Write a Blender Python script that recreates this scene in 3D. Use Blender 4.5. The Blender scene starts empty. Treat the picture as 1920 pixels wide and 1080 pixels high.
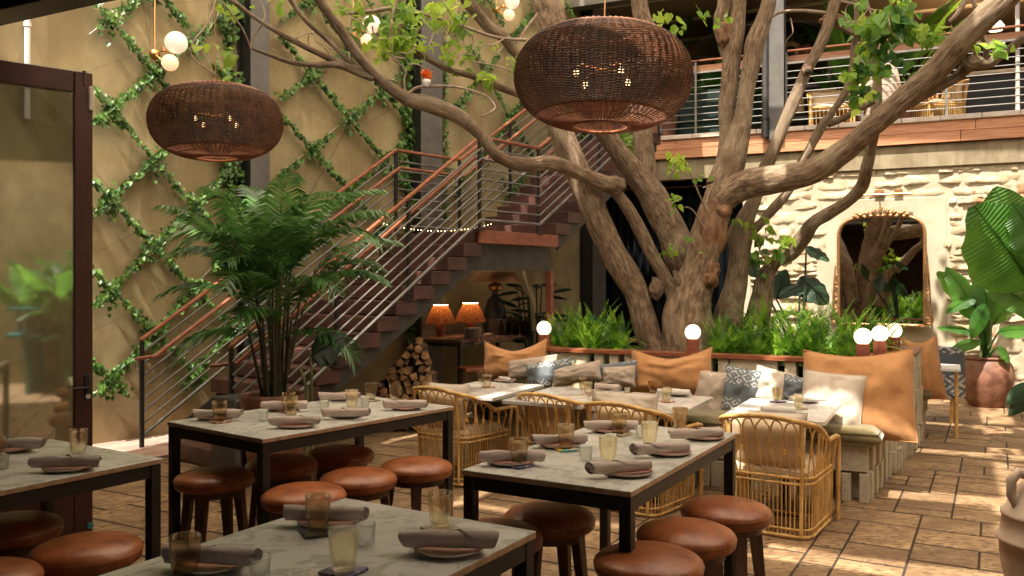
import bpy, math, random
from mathutils import Vector, Matrix, noise, Euler
random.seed(11)
R = math.radians
SC = bpy.context.scene
COL = SC.collection
FOC, HY, CAMZ = 1600.0, 530.0, 1.7

# ---------------- camera, world, sun, exposure ----------------
cd = bpy.data.cameras.new('camera'); cam = bpy.data.objects.new('camera', cd); COL.objects.link(cam)
cam.location = (0, 0, CAMZ); cam.rotation_euler = (R(90), 0, 0)
cd.sensor_width = 36; cd.lens = 36*FOC/1920; cd.shift_y = -(540-HY)/1920; cd.clip_start = .05; cd.clip_end = 400
SC.camera = cam
SUN_EL, SUN_AZ = 62.0, 212.0      # azimuth (from +Y clockwise) where the sun stands
wd = bpy.data.worlds.new('World'); SC.world = wd; wd.use_nodes = True
nt = wd.node_tree; bg = nt.nodes['Background']
sky = nt.nodes.new('ShaderNodeTexSky'); sky.sky_type = 'NISHITA'; sky.sun_disc = False
sky.air_density = .7; sky.dust_density = 2.5; sky.ozone_density = .6; sky.sun_elevation = R(SUN_EL); sky.sun_rotation = R(SUN_AZ)
nt.links.new(sky.outputs[0], bg.inputs[0]); bg.inputs[1].default_value = .10
sl = bpy.data.lights.new('sun', 'SUN'); sl.energy = 5.0; sl.angle = R(.55); sl.color = (1, .93, .82)
sun = bpy.data.objects.new('sun', sl); COL.objects.link(sun)
_d = Vector((math.sin(R(SUN_AZ))*math.cos(R(SUN_EL)), math.cos(R(SUN_AZ))*math.cos(R(SUN_EL)), math.sin(R(SUN_EL))))
sun.rotation_euler = _d.to_track_quat('Z', 'Y').to_euler(); sun.location = (0, 5, 12)
SC.view_settings.view_transform = 'Standard'; SC.view_settings.look = 'None'
SC.view_settings.exposure = 1.15; SC.view_settings.gamma = 1
SC.cycles.max_bounces = 8; SC.cycles.diffuse_bounces = 4; SC.cycles.glossy_bounces = 4
SC.cycles.transmission_bounces = 8; SC.cycles.transparent_max_bounces = 12
SC.cycles.caustics_reflective = False; SC.cycles.caustics_refractive = False
SC.cycles.sample_clamp_indirect = 6; SC.cycles.use_denoising = True

def W(px, py, Y): return Vector(((px-960)/FOC*Y, Y, CAMZ-(py-HY)/FOC*Y))
def PZ(px, py, z):
    Y = (CAMZ-z)*FOC/(py-HY); return Vector(((px-960)/FOC*Y, Y, z))
def V(*a): return Vector(a)

# ---------------- mesh builder ----------------
class MB:
    def __init__(s): s.v = []; s.f = []; s.m = []; s.s = []; s.uv = []; s.cur = 0
    def add(s, vs, fs, smooth=False, M=None, uv=None):
        o = len(s.v)
        for p in vs:
            p = Vector(p)
            if M is not None: p = M @ p
            s.v.append((p.x, p.y, p.z))
        for i, f in enumerate(fs):
            s.f.append([o+k for k in f]); s.m.append(s.cur); s.s.append(smooth)
            s.uv.append([uv[k] for k in f] if uv else None)
        return s
    def box(s, c, size, rz=0, ch=0, M=None, rot=None):
        hx, hy, hz = size[0]/2, size[1]/2, size[2]/2
        T = Matrix.Translation(Vector(c)) @ (rot.to_4x4() if rot is not None else Matrix.Rotation(rz, 4, 'Z'))
        if M is not None: T = M @ T
        if ch <= 0:
            vs = [(x, y, z) for x in (-hx, hx) for y in (-hy, hy) for z in (-hz, hz)]
            return s.add(vs, [(0,1,3,2),(4,6,7,5),(0,4,5,1),(2,3,7,6),(0,2,6,4),(1,5,7,3)], M=T)
        ch = min(ch, hx*.9, hy*.9, hz*.9); vs = []; idx = {}
        for sx in (-1, 1):
            for sy in (-1, 1):
                for sz in (-1, 1):
                    for a in range(3):
                        q = [sx*hx, sy*hy, sz*hz]
                        for b in range(3):
                            if b != a: q[b] -= (sx, sy, sz)[b]*ch
                        idx[(sx, sy, sz, a)] = len(vs); vs.append(q)
        fs = []
        I = lambda sx, sy, sz, a: idx[(sx, sy, sz, a)]
        for g in (-1, 1):
            f = [I(g,-1,-1,0), I(g,1,-1,0), I(g,1,1,0), I(g,-1,1,0)]; fs.append(f if g > 0 else f[::-1])
            f = [I(-1,g,-1,1), I(-1,g,1,1), I(1,g,1,1), I(1,g,-1,1)]; fs.append(f if g > 0 else f[::-1])
            f = [I(-1,-1,g,2), I(1,-1,g,2), I(1,1,g,2), I(-1,1,g,2)]; fs.append(f if g > 0 else f[::-1])
        for g in (-1, 1):
            for h in (-1, 1):
                fs.append([I(g,h,-1,0), I(g,h,1,0), I(g,h,1,1), I(g,h,-1,1)])
                fs.append([I(g,-1,h,0), I(g,1,h,0), I(g,1,h,2), I(g,-1,h,2)])
                fs.append([I(-1,g,h,1), I(1,g,h,1), I(1,g,h,2), I(-1,g,h,2)])
        for sx in (-1, 1):
            for sy in (-1, 1):
                for sz in (-1, 1): fs.append([I(sx,sy,sz,0), I(sx,sy,sz,1), I(sx,sy,sz,2)])
        # orient outward
        out = []
        for f in fs:
            a, b, c2 = Vector(vs[f[0]]), Vector(vs[f[1]]), Vector(vs[f[2]])
            n = (b-a).cross(c2-a); cen = sum((Vector(vs[k]) for k in f), Vector())/len(f)
            out.append(f if n.dot(cen) > 0 else f[::-1])
        return s.add(vs, out, M=T)
    def tube(s, path, rad, n=8, caps=True, smooth=True, jit=0, M=None, seed=0):
        path = [Vector(p) for p in path]; k = len(path)
        if not hasattr(rad, '__len__'): rad = [rad]*k
        t0 = (path[1]-path[0]).normalized()
        up = Vector((0, 0, 1)) if abs(t0.z) < .9 else Vector((1, 0, 0))
        u = t0.cross(up).normalized(); vs = []; uvs = []; ln = 0
        for i, p in enumerate(path):
            if i == 0: t = path[1]-path[0]
            elif i == k-1: t = path[-1]-path[-2]
            else: t = path[i+1]-path[i-1]; 
            if i: ln += (path[i]-path[i-1]).length
            t.normalize(); u = (u-t*u.dot(t))
            if u.length < 1e-6: u = t.orthogonal()
            u.normalize(); w = t.cross(u)
            for j in range(n):
                a = 2*math.pi*j/n; r = rad[i]
                if jit: r *= 1+jit*noise.noise(Vector((math.cos(a)*1.6+seed, math.sin(a)*1.6, ln*3.1)))+jit*.5*noise.noise(Vector((math.cos(a)*4, math.sin(a)*4+seed, ln*6)))
                vs.append(p+u*math.cos(a)*r+w*math.sin(a)*r); uvs.append((j/n, ln))
        fs = [(i*n+j, i*n+(j+1) % n, (i+1)*n+(j+1) % n, (i+1)*n+j) for i in range(k-1) for j in range(n)]
        s.add(vs, fs, smooth, M, uvs)
        if caps:
            s.add([vs[j] for j in range(n)], [tuple(range(n))[::-1]], False, M); s.add([vs[(k-1)*n+j] for j in range(n)], [tuple(range(n))], False, M)
        return s
    def lathe(s, prof, n=24, M=None, smooth=True, ripple=0, rn=0):
        k = len(prof); vs = []
        for r, z in prof:
            for j in range(n):
                a = 2*math.pi*j/n; rr = r*(1+ripple*math.cos(a*rn)) if ripple else r
                vs.append((rr*math.cos(a), rr*math.sin(a), z))
        fs = [(i*n+j, i*n+(j+1) % n, (i+1)*n+(j+1) % n, (i+1)*n+j) for i in range(k-1) for j in range(n)]
        s.add(vs, fs, smooth, M)
        if prof[0][0] > 1e-5: pass
        return s
    def disc(s, r, z, n=24, M=None, flip=False):
        f = tuple(range(n)); s.add([(r*math.cos(2*math.pi*j/n), r*math.sin(2*math.pi*j/n), z) for j in range(n)], [f[::-1] if flip else f], False, M); return s
    def grid(s, fn, nu, nv, smooth=True, M=None, closed=False):
        vs = []; uv = []
        for i in range(nu+1):
            for j in range(nv+1): vs.append(fn(i/nu, j/nv)); uv.append((i/nu, j/nv))
        fs = [(i*(nv+1)+j, (i+1)*(nv+1)+j, (i+1)*(nv+1)+j+1, i*(nv+1)+j+1) for i in range(nu) for j in range(nv)]
        return s.add(vs, fs, smooth, M, uv)
    def mesh(s, name):
        me = bpy.data.meshes.new(name); me.from_pydata(s.v, [], s.f)
        me.polygons.foreach_set('use_smooth', s.s)
        if any(s.m): me.polygons.foreach_set('material_index', s.m)
        if any(u is not None for u in s.uv):
            l = me.uv_layers.new(name='UVMap'); flat = []
            for u, f in zip(s.uv, s.f):
                for k in range(len(f)): flat += list(u[k]) if u else [0, 0]
            l.data.foreach_set('uv', flat)
        me.update(); return me

def tags(o, label=None, cat=None, group=None, kind=None):
    if label: o['label'] = label
    if cat: o['category'] = cat
    if group: o['group'] = group
    if kind: o['kind'] = kind
    return o
def empty(name, loc=(0,0,0), rz=0, label=None, cat=None, group=None, kind=None):
    o = bpy.data.objects.new(name, None); COL.objects.link(o); o.location = loc; o.rotation_euler = (0, 0, rz)
    return tags(o, label, cat, group, kind)
def obj(name, mb, mats, parent=None, loc=None, rot=None, scale=None, label=None, cat=None, group=None, kind=None):
    me = mb.mesh(name) if isinstance(mb, MB) else mb
    if mats is not None and not me.materials:
        for m in (mats if isinstance(mats, (list, tuple)) else [mats]): me.materials.append(m)
    o = bpy.data.objects.new(name, me); COL.objects.link(o)
    if parent is not None: o.parent = parent
    if loc is not None: o.location = loc
    if rot is not None: o.rotation_euler = rot
    if scale is not None: o.scale = scale
    return tags(o, label, cat, group, kind)
KIDS = {}
def dup(o, loc=None, rz=None, label=None, parent=None, rot=None, scale=None):
    c = o.copy(); COL.objects.link(c)
    if parent is not None: c.parent = parent
    if loc is not None: c.location = loc
    if rz is not None: c.rotation_euler = (0, 0, rz)
    if rot is not None: c.rotation_euler = rot
    if scale is not None: c.scale = scale
    if label: c['label'] = label
    if o.name not in KIDS: KIDS[o.name] = list(o.children)
    for ch in KIDS[o.name]: dup(ch, parent=c)
    return c

# ---------------- materials ----------------
def mat(name, col, rough=.6, metal=0, col2=None, scale=5, stretch=(1,1,1), bump=0, bscale=None, det=6, spec=None, coord='Object', rnd=0, lo=.35, hi=.65, trans=0, ior=1.45, emit=None, es=0, bdist=.01, sheen=0, coat=0):
    m = bpy.data.materials.new(name); m.use_nodes = True; n = m.node_tree; b = n.nodes['Principled BSDF']
    b.inputs['Base Color'].default_value = (*col, 1); b.inputs['Roughness'].default_value = rough; b.inputs['Metallic'].default_value = metal
    if spec is not None: b.inputs['Specular IOR Level'].default_value = spec
    if trans: b.inputs['Transmission Weight'].default_value = trans; b.inputs['IOR'].default_value = ior
    if emit: b.inputs['Emission Color'].default_value = (*emit, 1); b.inputs['Emission Strength'].default_value = es
    if sheen: b.inputs['Sheen Weight'].default_value = sheen
    if coat: b.inputs['Coat Weight'].default_value = coat; b.inputs['Coat Roughness'].default_value = .12
    src = None
    if col2 or bump:
        if coord == 'World': g = n.nodes.new('ShaderNodeNewGeometry'); out = g.outputs['Position']
        else: g = n.nodes.new('ShaderNodeTexCoord'); out = g.outputs[coord]
        mp = n.nodes.new('ShaderNodeMapping'); mp.inputs['Scale'].default_value = stretch; n.links.new(out, mp.inputs[0]); src = mp.outputs[0]
    cout = None
    if col2:
        t = n.nodes.new('ShaderNodeTexNoise'); t.inputs['Scale'].default_value = scale; t.inputs['Detail'].default_value = det; t.inputs['Roughness'].default_value = .6
        n.links.new(src, t.inputs['Vector'])
        r = n.nodes.new('ShaderNodeValToRGB'); r.color_ramp.elements[0].position = .5+(lo-.5)*.6; r.color_ramp.elements[1].position = .5+(hi-.5)*.6
        r.color_ramp.elements[0].color = (*col, 1); r.color_ramp.elements[1].color = (*col2, 1)
        n.links.new(t.outputs['Fac'], r.inputs[0]); cout = r.outputs[0]
    if rnd:
        oi = n.nodes.new('ShaderNodeObjectInfo'); mr = n.nodes.new('ShaderNodeMapRange'); mr.inputs[3].default_value = 1-rnd; mr.inputs[4].default_value = 1+rnd
        n.links.new(oi.outputs['Random'], mr.inputs[0]); hs = n.nodes.new('ShaderNodeHueSaturation'); n.links.new(mr.outputs[0], hs.inputs['Value'])
        if cout: n.links.new(cout, hs.inputs['Color'])
        else: hs.inputs['Color'].default_value = (*col, 1)
        cout = hs.outputs[0]
    if cout: n.links.new(cout, b.inputs['Base Color'])
    if bump:
        t = n.nodes.new('ShaderNodeTexNoise'); t.inputs['Scale'].default_value = bscale or scale; t.inputs['Detail'].default_value = 8
        n.links.new(src, t.inputs['Vector']); bp = n.nodes.new('ShaderNodeBump'); bp.inputs['Strength'].default_value = bump; bp.inputs['Distance'].default_value = bdist
        n.links.new(t.outputs['Fac'], bp.inputs['Height']); n.links.new(bp.outputs[0], b.inputs['Normal'])
    return m
def nodes(m): return m.node_tree, m.node_tree.nodes, m.node_tree.links, m.node_tree.nodes['Principled BSDF']
def mixin(m, fac, col, blend='MIX'):
    """mix a colour over the material's present base colour by a factor socket"""
    n, N, L, b = nodes(m); mx = N.new('ShaderNodeMix'); mx.data_type = 'RGBA'; mx.blend_type = blend
    i = b.inputs['Base Color']
    if i.is_linked: s = i.links[0].from_socket; L.new(s, mx.inputs[6])
    else: mx.inputs[6].default_value = i.default_value[:]
    mx.inputs[7].default_value = (*col, 1); L.new(fac, mx.inputs[0]); L.new(mx.outputs[2], i)
def ramp(m, src, p0, p1, c0=0, c1=1):
    if .49 < p0 < .8 and .5 < p1 < .8: p0, p1 = .5+(p0-.5)*.5, .5+(p1-.5)*.5+.004
    n, N, L, b = nodes(m); r = N.new('ShaderNodeMapRange'); r.inputs[1].default_value = p0; r.inputs[2].default_value = p1; r.inputs[3].default_value = c0; r.inputs[4].default_value = c1
    L.new(src, r.inputs[0]); return r.outputs[0]
def nz(m, scale, stretch=(1,1,1), det=6, coord='Object', kind='Noise', rough=.6, dist=0):
    n, N, L, b = nodes(m)
    if coord == 'World': out = N.new('ShaderNodeNewGeometry').outputs['Position']
    else: out = N.new('ShaderNodeTexCoord').outputs[coord]
    mp = N.new('ShaderNodeMapping'); mp.inputs['Scale'].default_value = stretch; L.new(out, mp.inputs[0])
    if kind == 'Noise':
        t = N.new('ShaderNodeTexNoise'); t.inputs['Scale'].default_value = scale; t.inputs['Detail'].default_value = det; t.inputs['Roughness'].default_value = rough; t.inputs['Distortion'].default_value = dist
        L.new(mp.outputs[0], t.inputs['Vector']); return t.outputs['Fac']
    if kind == 'Wave':
        t = N.new('ShaderNodeTexWave'); t.inputs['Scale'].default_value = scale; t.inputs['Distortion'].default_value = dist; t.inputs['Detail'].default_value = det
        L.new(mp.outputs[0], t.inputs['Vector']); return t.outputs['Fac']
    t = N.new('ShaderNodeTexVoronoi'); t.inputs['Scale'].default_value = scale
    if kind == 'Edge': t.feature = 'DISTANCE_TO_EDGE'
    L.new(mp.outputs[0], t.inputs['Vector']); return t.outputs['Distance']
def bumpin(m, h, strength=.5, dist=.01):
    n, N, L, b = nodes(m); bp = N.new('ShaderNodeBump'); bp.inputs['Strength'].default_value = strength; bp.inputs['Distance'].default_value = dist
    if b.inputs['Normal'].is_linked: L.new(b.inputs['Normal'].links[0].from_socket, bp.inputs['Normal'])
    L.new(h, bp.inputs['Height']); L.new(bp.outputs[0], b.inputs['Normal'])
def leafmat(name, col, col2, tr=.35, rough=.4, scale=9, veins=0, spec=.4):
    m = mat(name, col, rough, col2=col2, scale=scale, coord='Object', det=2, spec=spec, rnd=.12); n, N, L, b = nodes(m)
    tl = N.new('ShaderNodeBsdfTranslucent'); mx = N.new('ShaderNodeMixShader'); mx.inputs[0].default_value = tr
    s = b.inputs['Base Color'].links[0].from_socket
    hs = N.new('ShaderNodeHueSaturation'); hs.inputs['Value'].default_value = 1.9; hs.inputs['Hue'].default_value = .485; L.new(s, hs.inputs['Color']); L.new(hs.outputs[0], tl.inputs[0])
    o = N['Material Output']; L.new(b.outputs[0], mx.inputs[1]); L.new(tl.outputs[0], mx.inputs[2]); L.new(mx.outputs[0], o.inputs[0])
    if veins:
        w = nz(m, veins, (1, .12, 0), coord='UV', kind='Wave', det=1, dist=.8); bumpin(m, w, .6, .012)
        n, N, L, b = nodes(m); mixin(m, ramp(m, w, .2, .8, 0, .35), tuple(c*.55 for c in col))
    return m

M_ = {}
M_['plaster'] = m = mat('ochre_plaster', (.29,.22,.105), .85, col2=(.40,.32,.165), scale=1.3, coord='World', bump=.25, bscale=14, bdist=.006)
mixin(m, ramp(m, nz(m, 5, (1,1,.16), coord='World', det=9, rough=.7, dist=.5), .53, .8, 0, .45), (.48,.41,.26)); mixin(m, ramp(m, nz(m, 1.7, (1,1,.45), coord='World', det=8, rough=.65, dist=.6), .52, .7, 0, .5), (.20,.15,.075)); mixin(m, ramp(m, nz(m, .8, (1,1,.7), coord='World', det=4), .5, .72, 0, .6), (.20,.145,.07))
mixin(m, ramp(m, nz(m, .55, coord='World', kind='Edge'), .0035, .0, 0, .5), (.10,.07,.04))
M_['concrete'] = m = mat('weathered_concrete', (.24,.19,.11), .85, col2=(.33,.27,.165), scale=3, coord='World', bump=.2, bscale=20, bdist=.005)
mixin(m, ramp(m, nz(m, 9, (1,1,.15), coord='World'), .5, .75, 0, .5), (.16,.12,.07))
M_['cream'] = m = mat('cream_painted_stone', (.43,.35,.225), .75, col2=(.53,.45,.305), scale=4, coord='World', bump=.55, bscale=11, bdist=.02)
mixin(m, ramp(m, nz(m, 1.9, (1,1,.5), coord='World', det=5), .56, .72, 0, .55), (.46,.31,.14))
mixin(m, ramp(m, nz(m, 2.6, (1,1,.3), coord='World', det=4), .68, .74, 0, .8), (.33,.13,.035))
M_['creamsm'] = mat('cream_render', (.45,.375,.255), .75, col2=(.52,.45,.325), scale=3, coord='World', bump=.15, bscale=12)
M_['tile'] = m = mat('travertine_tile', (.24,.14,.065), .6, col2=(.43,.28,.145), scale=2.6, stretch=(1,2.2,1), coord='World', rnd=.22, bump=.5, bscale=32, bdist=.01, lo=.3, hi=.7)
mixin(m, ramp(m, nz(m, 15, (1,2.4,1), coord='World', det=8, rough=.78), .53, .60, 0, .9), (.10,.055,.025)); mixin(m, ramp(m, nz(m, 3.2, coord='World', det=6), .52, .66, 0, .6), (.19,.11,.055)); bumpin(m, nz(m, 18, (1,2.4,1), coord='World', det=8, rough=.75), .8, .012)
M_['grout'] = mat('dark_grout', (.04,.026,.016), .95)
M_['pink'] = mat('pink_stone_apron', (.32,.2,.16), .8, col2=(.42,.28,.22), scale=4, coord='World', bump=.3, bscale=25)
M_['steel'] = mat('dark_steel', (.045,.042,.038), .5, col2=(.065,.06,.053), scale=8)
M_['steelg'] = mat('grey_painted_steel', (.10,.092,.08), .5, col2=(.13,.12,.105), scale=6)
M_['rail'] = mat('grey_rail_tube', (.17,.16,.14), .38, metal=.35, col2=(.22,.21,.19), scale=6)
M_['black'] = mat('black_metal_frame', (.012,.011,.010), .45, col2=(.02,.018,.016), scale=5)
M_['redwood'] = mat('oiled_redwood', (.20,.06,.028), .4, col2=(.32,.11,.052), scale=6, stretch=(1,1,8), coord='World', bump=.1)
M_['fascia'] = m = mat('cedar_fascia', (.48,.20,.09), .5, col2=(.64,.31,.155), scale=2.5, stretch=(1,1,22), coord='World', rnd=.1, bump=.15, bscale=6)
M_['step'] = mat('dark_red_step', (.058,.024,.02), .5, col2=(.095,.04,.031), scale=5, coord='World', rnd=.14, bump=.12, bscale=18)
M_['stepedge'] = mat('red_landing_fascia', (.25,.075,.045), .5, col2=(.33,.11,.065), scale=5, coord='World', stretch=(1,1,5), bump=.12, bscale=18)
M_['doorwood'] = mat('dark_red_door_paint', (.06,.021,.015), .4, col2=(.08,.028,.02), scale=3)
M_['walnut'] = mat('walnut_leg', (.085,.035,.02), .45, col2=(.14,.06,.033), scale=7, stretch=(5,5,1), bump=.1)
M_['leather'] = m = mat('cognac_leather', (.25,.066,.02), .34, col2=(.38,.118,.036), scale=5, rnd=.14, bump=.12, bscale=140, bdist=.0015)
mixin(m, ramp(m, nz(m, 9, det=5), .56, .75, 0, .55), (.15,.035,.012)); bumpin(m, nz(m, 9, (1,1,1), det=5, rough=.6, dist=.8), .5, .010)
mixin(m, ramp(m, nz(m, 26, det=6, rough=.7), .6, .7, 0, .35), (.42,.17,.07))
M_['counter'] = m = mat('grey_veined_stone_top', (.60,.585,.53), .2, col2=(.70,.685,.63), scale=3, coord='World', det=5)
mixin(m, ramp(m, nz(m, 7, coord='World', det=9, rough=.7, dist=1.2), .52, .60, 0, .55), (.33,.33,.29)); mixin(m, ramp(m, nz(m, 20, coord='World', det=8, rough=.7, dist=1), .62, .68, 0, .35), (.7,.68,.62))
M_['edge'] = mat('tan_table_edge', (.40,.25,.15), .55, col2=(.5,.34,.21), scale=20, coord='World')
M_['marble'] = m = mat('white_veined_marble', (.52,.50,.47), .22, col2=(.62,.60,.57), scale=3, coord='World')
mixin(m, ramp(m, nz(m, 6, (1,.5,1), coord='World', det=8, rough=.7, dist=1.6), .54, .63, 0, .6), (.34,.31,.31))
M_['rattan'] = mat('honey_rattan', (.50,.28,.085), .38, col2=(.72,.46,.17), scale=22, stretch=(1,1,.4), rnd=.13, bump=.1)
M_['wicker'] = mat('dark_wicker', (.08,.03,.013), .5, col2=(.19,.08,.03), scale=14)
M_['wickerrib'] = mat('red_brown_wicker_rib', (.20,.055,.022), .5, col2=(.27,.10,.042), scale=10)
M_['napkin'] = mat('taupe_linen', (.45,.35,.30), .9, col2=(.54,.44,.385), scale=12, bump=.5, bscale=16, bdist=.008, sheen=.3, rnd=.08)
M_['linen'] = mat('white_linen', (.52,.47,.42), .9, col2=(.60,.56,.50), scale=12, bump=.5, bscale=16, bdist=.008)
M_['plate'] = mat('speckled_rim_plate', (.40,.31,.25), .35, col2=(.47,.38,.31), scale=60)
M_['platein'] = mat('terracotta_glaze', (.33,.115,.085), .3, col2=(.38,.14,.105), scale=20)
def glassmat(name, col, rough=.0, mixd=.012, bump=.28):
    m = mat(name, col, rough, trans=1, ior=1.2); n, N, L, b = nodes(m)
    bumpin(m, nz(m, 28, (1,1,.6), det=3), bump, .004)
    tr = N.new('ShaderNodeBsdfTransparent'); tr.inputs[0].default_value = (*col, 1)
    mx = N.new('ShaderNodeMixShader'); mx.inputs[0].default_value = .62; L.new(b.outputs[0], mx.inputs[1]); L.new(tr.outputs[0], mx.inputs[2])
    df = N.new('ShaderNodeBsdfTranslucent'); df.inputs[0].default_value = (*[min(1, c*.9) for c in col], 1)
    m2 = N.new('ShaderNodeMixShader'); m2.inputs[0].default_value = mixd; L.new(mx.outputs[0], m2.inputs[1]); L.new(df.outputs[0], m2.inputs[2]); L.new(m2.outputs[0], N['Material Output'].inputs[0]); return m
M_['amber'] = glassmat('amber_glass', (.99,.96,.85)); M_['smoke'] = glassmat('smoky_amber_glass', (.95,.89,.76)); M_['clear'] = glassmat('clear_ribbed_glass', (.93,.94,.92), mixd=.06, bump=.5)
M_['pane'] = m = mat('door_pane_glass', (.8,.8,.78), .04); _n, _N, _L, _b = nodes(m)
_t = _N.new('ShaderNodeBsdfTransparent'); _t.inputs[0].default_value = (.8,.8,.76,1); _g = _N.new('ShaderNodeBsdfGlossy'); _g.inputs['Roughness'].default_value = .035; _g.inputs[0].default_value = (.85,.85,.85,1)
_x = _N.new('ShaderNodeMixShader'); _x.inputs[0].default_value = .5
_L.new(_t.outputs[0], _x.inputs[1]); _L.new(_g.outputs[0], _x.inputs[2]); _L.new(_x.outputs[0], _N['Material Output'].inputs[0])
M_['mirror'] = mat('mirror_glass', (.78,.76,.72), .02, metal=1)
M_['gold'] = mat('antique_gold', (.36,.18,.075), .38, metal=.7, col2=(.5,.28,.12), scale=30, bump=.4, bscale=60)
M_['brass'] = mat('brass', (.65,.38,.15), .28, metal=1)
M_['copper'] = mat('copper_shade', (.42,.22,.10), .45, metal=.6, col2=(.5,.28,.14), scale=4)
M_['block'] = m = mat('breeze_block', (.50,.44,.32), .9, col2=(.60,.54,.41), scale=6, coord='World', bump=.5, bscale=55, bdist=.004, rnd=.06)
mixin(m, ramp(m, nz(m, 60, coord='World', det=3), .66, .7, 0, .5), (.22,.19,.14))
M_['soil'] = mat('soil_and_gap_shade', (.05,.032,.02), .95, bump=.8, bscale=30, bdist=.02)
M_['olive'] = mat('olive_velvet', (.105,.08,.022), .85, col2=(.17,.13,.045), scale=5, bump=.4, bscale=14, bdist=.01, sheen=.5)
M_['terra'] = mat('terracotta', (.17,.068,.04), .6, col2=(.30,.14,.085), scale=6, bump=.15, bscale=20)
M_['palepot'] = mat('pale_clay', (.50,.36,.26), .8, col2=(.63,.50,.39), scale=5, bump=.2, bscale=20)
M_['bark'] = m = mat('ridged_bark', (.135,.082,.046), .85, col2=(.36,.255,.16), scale=3, coord='UV', stretch=(9,2.6,1), det=12, lo=.34, hi=.7)
mixin(m, ramp(m, nz(m, 1.6, coord='World', det=4), .5, .68, 0, .5), (.40,.31,.21)); mixin(m, ramp(m, nz(m, 2.3, coord='World', det=7, rough=.7), .54, .66, 0, .55), (.15,.085,.045))
bumpin(m, nz(m, 4, (12,1.6,1), coord='UV', det=9, rough=.72, dist=.4), .8, .035); bumpin(m, nz(m, 40, coord='World', det=6, rough=.7), .6, .012)
M_['heart'] = mat('bare_heartwood', (.10,.042,.018), .65, col2=(.30,.16,.075), scale=7, coord='World', stretch=(1,1,.4), bump=.9, bscale=14, bdist=.03)
M_['hole'] = mat('painted_hollow_shade', (.02,.012,.008), .9, bump=.5, bscale=30)  # near-black colour paints the shade inside a knot hole
M_['ivy'] = leafmat('ivy_leaf', (.035,.095,.018), (.13,.24,.05), .25, .35); M_['lime'] = leafmat('lime_leaf', (.13,.26,.03), (.30,.42,.05), .5, .45, scale=3)
M_['mid'] = leafmat('mid_green_leaf', (.05,.14,.025), (.14,.28,.04), .4, .4, scale=3)
M_['fern'] = leafmat('fern_frond', (.035,.13,.01), (.24,.46,.045), .45, .4, scale=5); M_['palm'] = leafmat('palm_leaflet', (.03,.095,.022), (.075,.19,.045), .3, .28, scale=4, spec=.6)
M_['banana'] = leafmat('banana_leaf', (.045,.16,.02), (.10,.27,.035), .5, .33, scale=1.5, veins=9, spec=.5); M_['dkleaf'] = leafmat('dark_glossy_leaf', (.015,.045,.02), (.03,.08,.03), .15, .3, scale=3, veins=10, spec=.6)
M_['stem'] = mat('green_stem', (.12,.16,.05), .6, col2=(.2,.2,.08), scale=8); M_['cane'] = mat('palm_cane', (.05,.055,.025), .6, col2=(.09,.08,.04), scale=12)
M_['twig'] = mat('pale_twig', (.24,.17,.12), .8, col2=(.34,.26,.19), scale=14)
def emat(name, col, s, base=(.8,.8,.8)): return mat(name, base, .5, emit=col, es=s)
M_['globe'] = emat('lit_opal_globe', (1,.80,.52), 1.15, (.8,.75,.65)); M_['globepale'] = emat('dim_opal_globe', (1,.72,.52), .32, (.8,.72,.66)); M_['globewarm'] = emat('peach_opal_globe', (1,.48,.26), .55, (.8,.6,.45))
M_['bulb'] = emat('hot_filament', (1,.6,.26), 2.6); M_['bulb2'] = emat('warm_bulb', (1,.7,.35), 9)
M_['shade'] = m = leafmat('woven_raffia_shade', (.20,.085,.03), (.36,.18,.065), .3, .8, scale=40)
M_['orange'] = m = mat('rust_orange_cotton', (.40,.185,.065), .92, col2=(.50,.245,.095), scale=3, bump=.5, bscale=7, bdist=.02, sheen=.2)
w = nz(m, 13, (0,0,1), coord='Object', kind='Wave', det=2, dist=1.6); bumpin(m, w, .8, .01); mixin(m, ramp(m, w, .2, .8, 0, .6), (.30,.115,.038))
_n, _N, _L, _b = nodes(m)
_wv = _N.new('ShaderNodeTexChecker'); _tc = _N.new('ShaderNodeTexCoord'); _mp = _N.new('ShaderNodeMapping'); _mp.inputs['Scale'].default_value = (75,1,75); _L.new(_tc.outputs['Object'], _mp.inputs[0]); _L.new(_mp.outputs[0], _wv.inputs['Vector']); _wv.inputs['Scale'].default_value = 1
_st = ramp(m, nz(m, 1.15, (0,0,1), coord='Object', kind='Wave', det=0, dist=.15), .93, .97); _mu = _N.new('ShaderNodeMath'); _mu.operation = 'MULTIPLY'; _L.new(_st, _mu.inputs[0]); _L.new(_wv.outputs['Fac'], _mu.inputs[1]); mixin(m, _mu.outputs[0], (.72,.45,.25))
M_['tan'] = m = mat('sand_linen', (.40,.32,.255), .92, col2=(.48,.395,.32), scale=4, bump=.4, bscale=9, bdist=.012)
M_['creamp'] = mat('cream_cotton', (.45,.38,.30), .92, col2=(.54,.47,.385), scale=3, bump=.4, bscale=8, bdist=.014)
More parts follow.
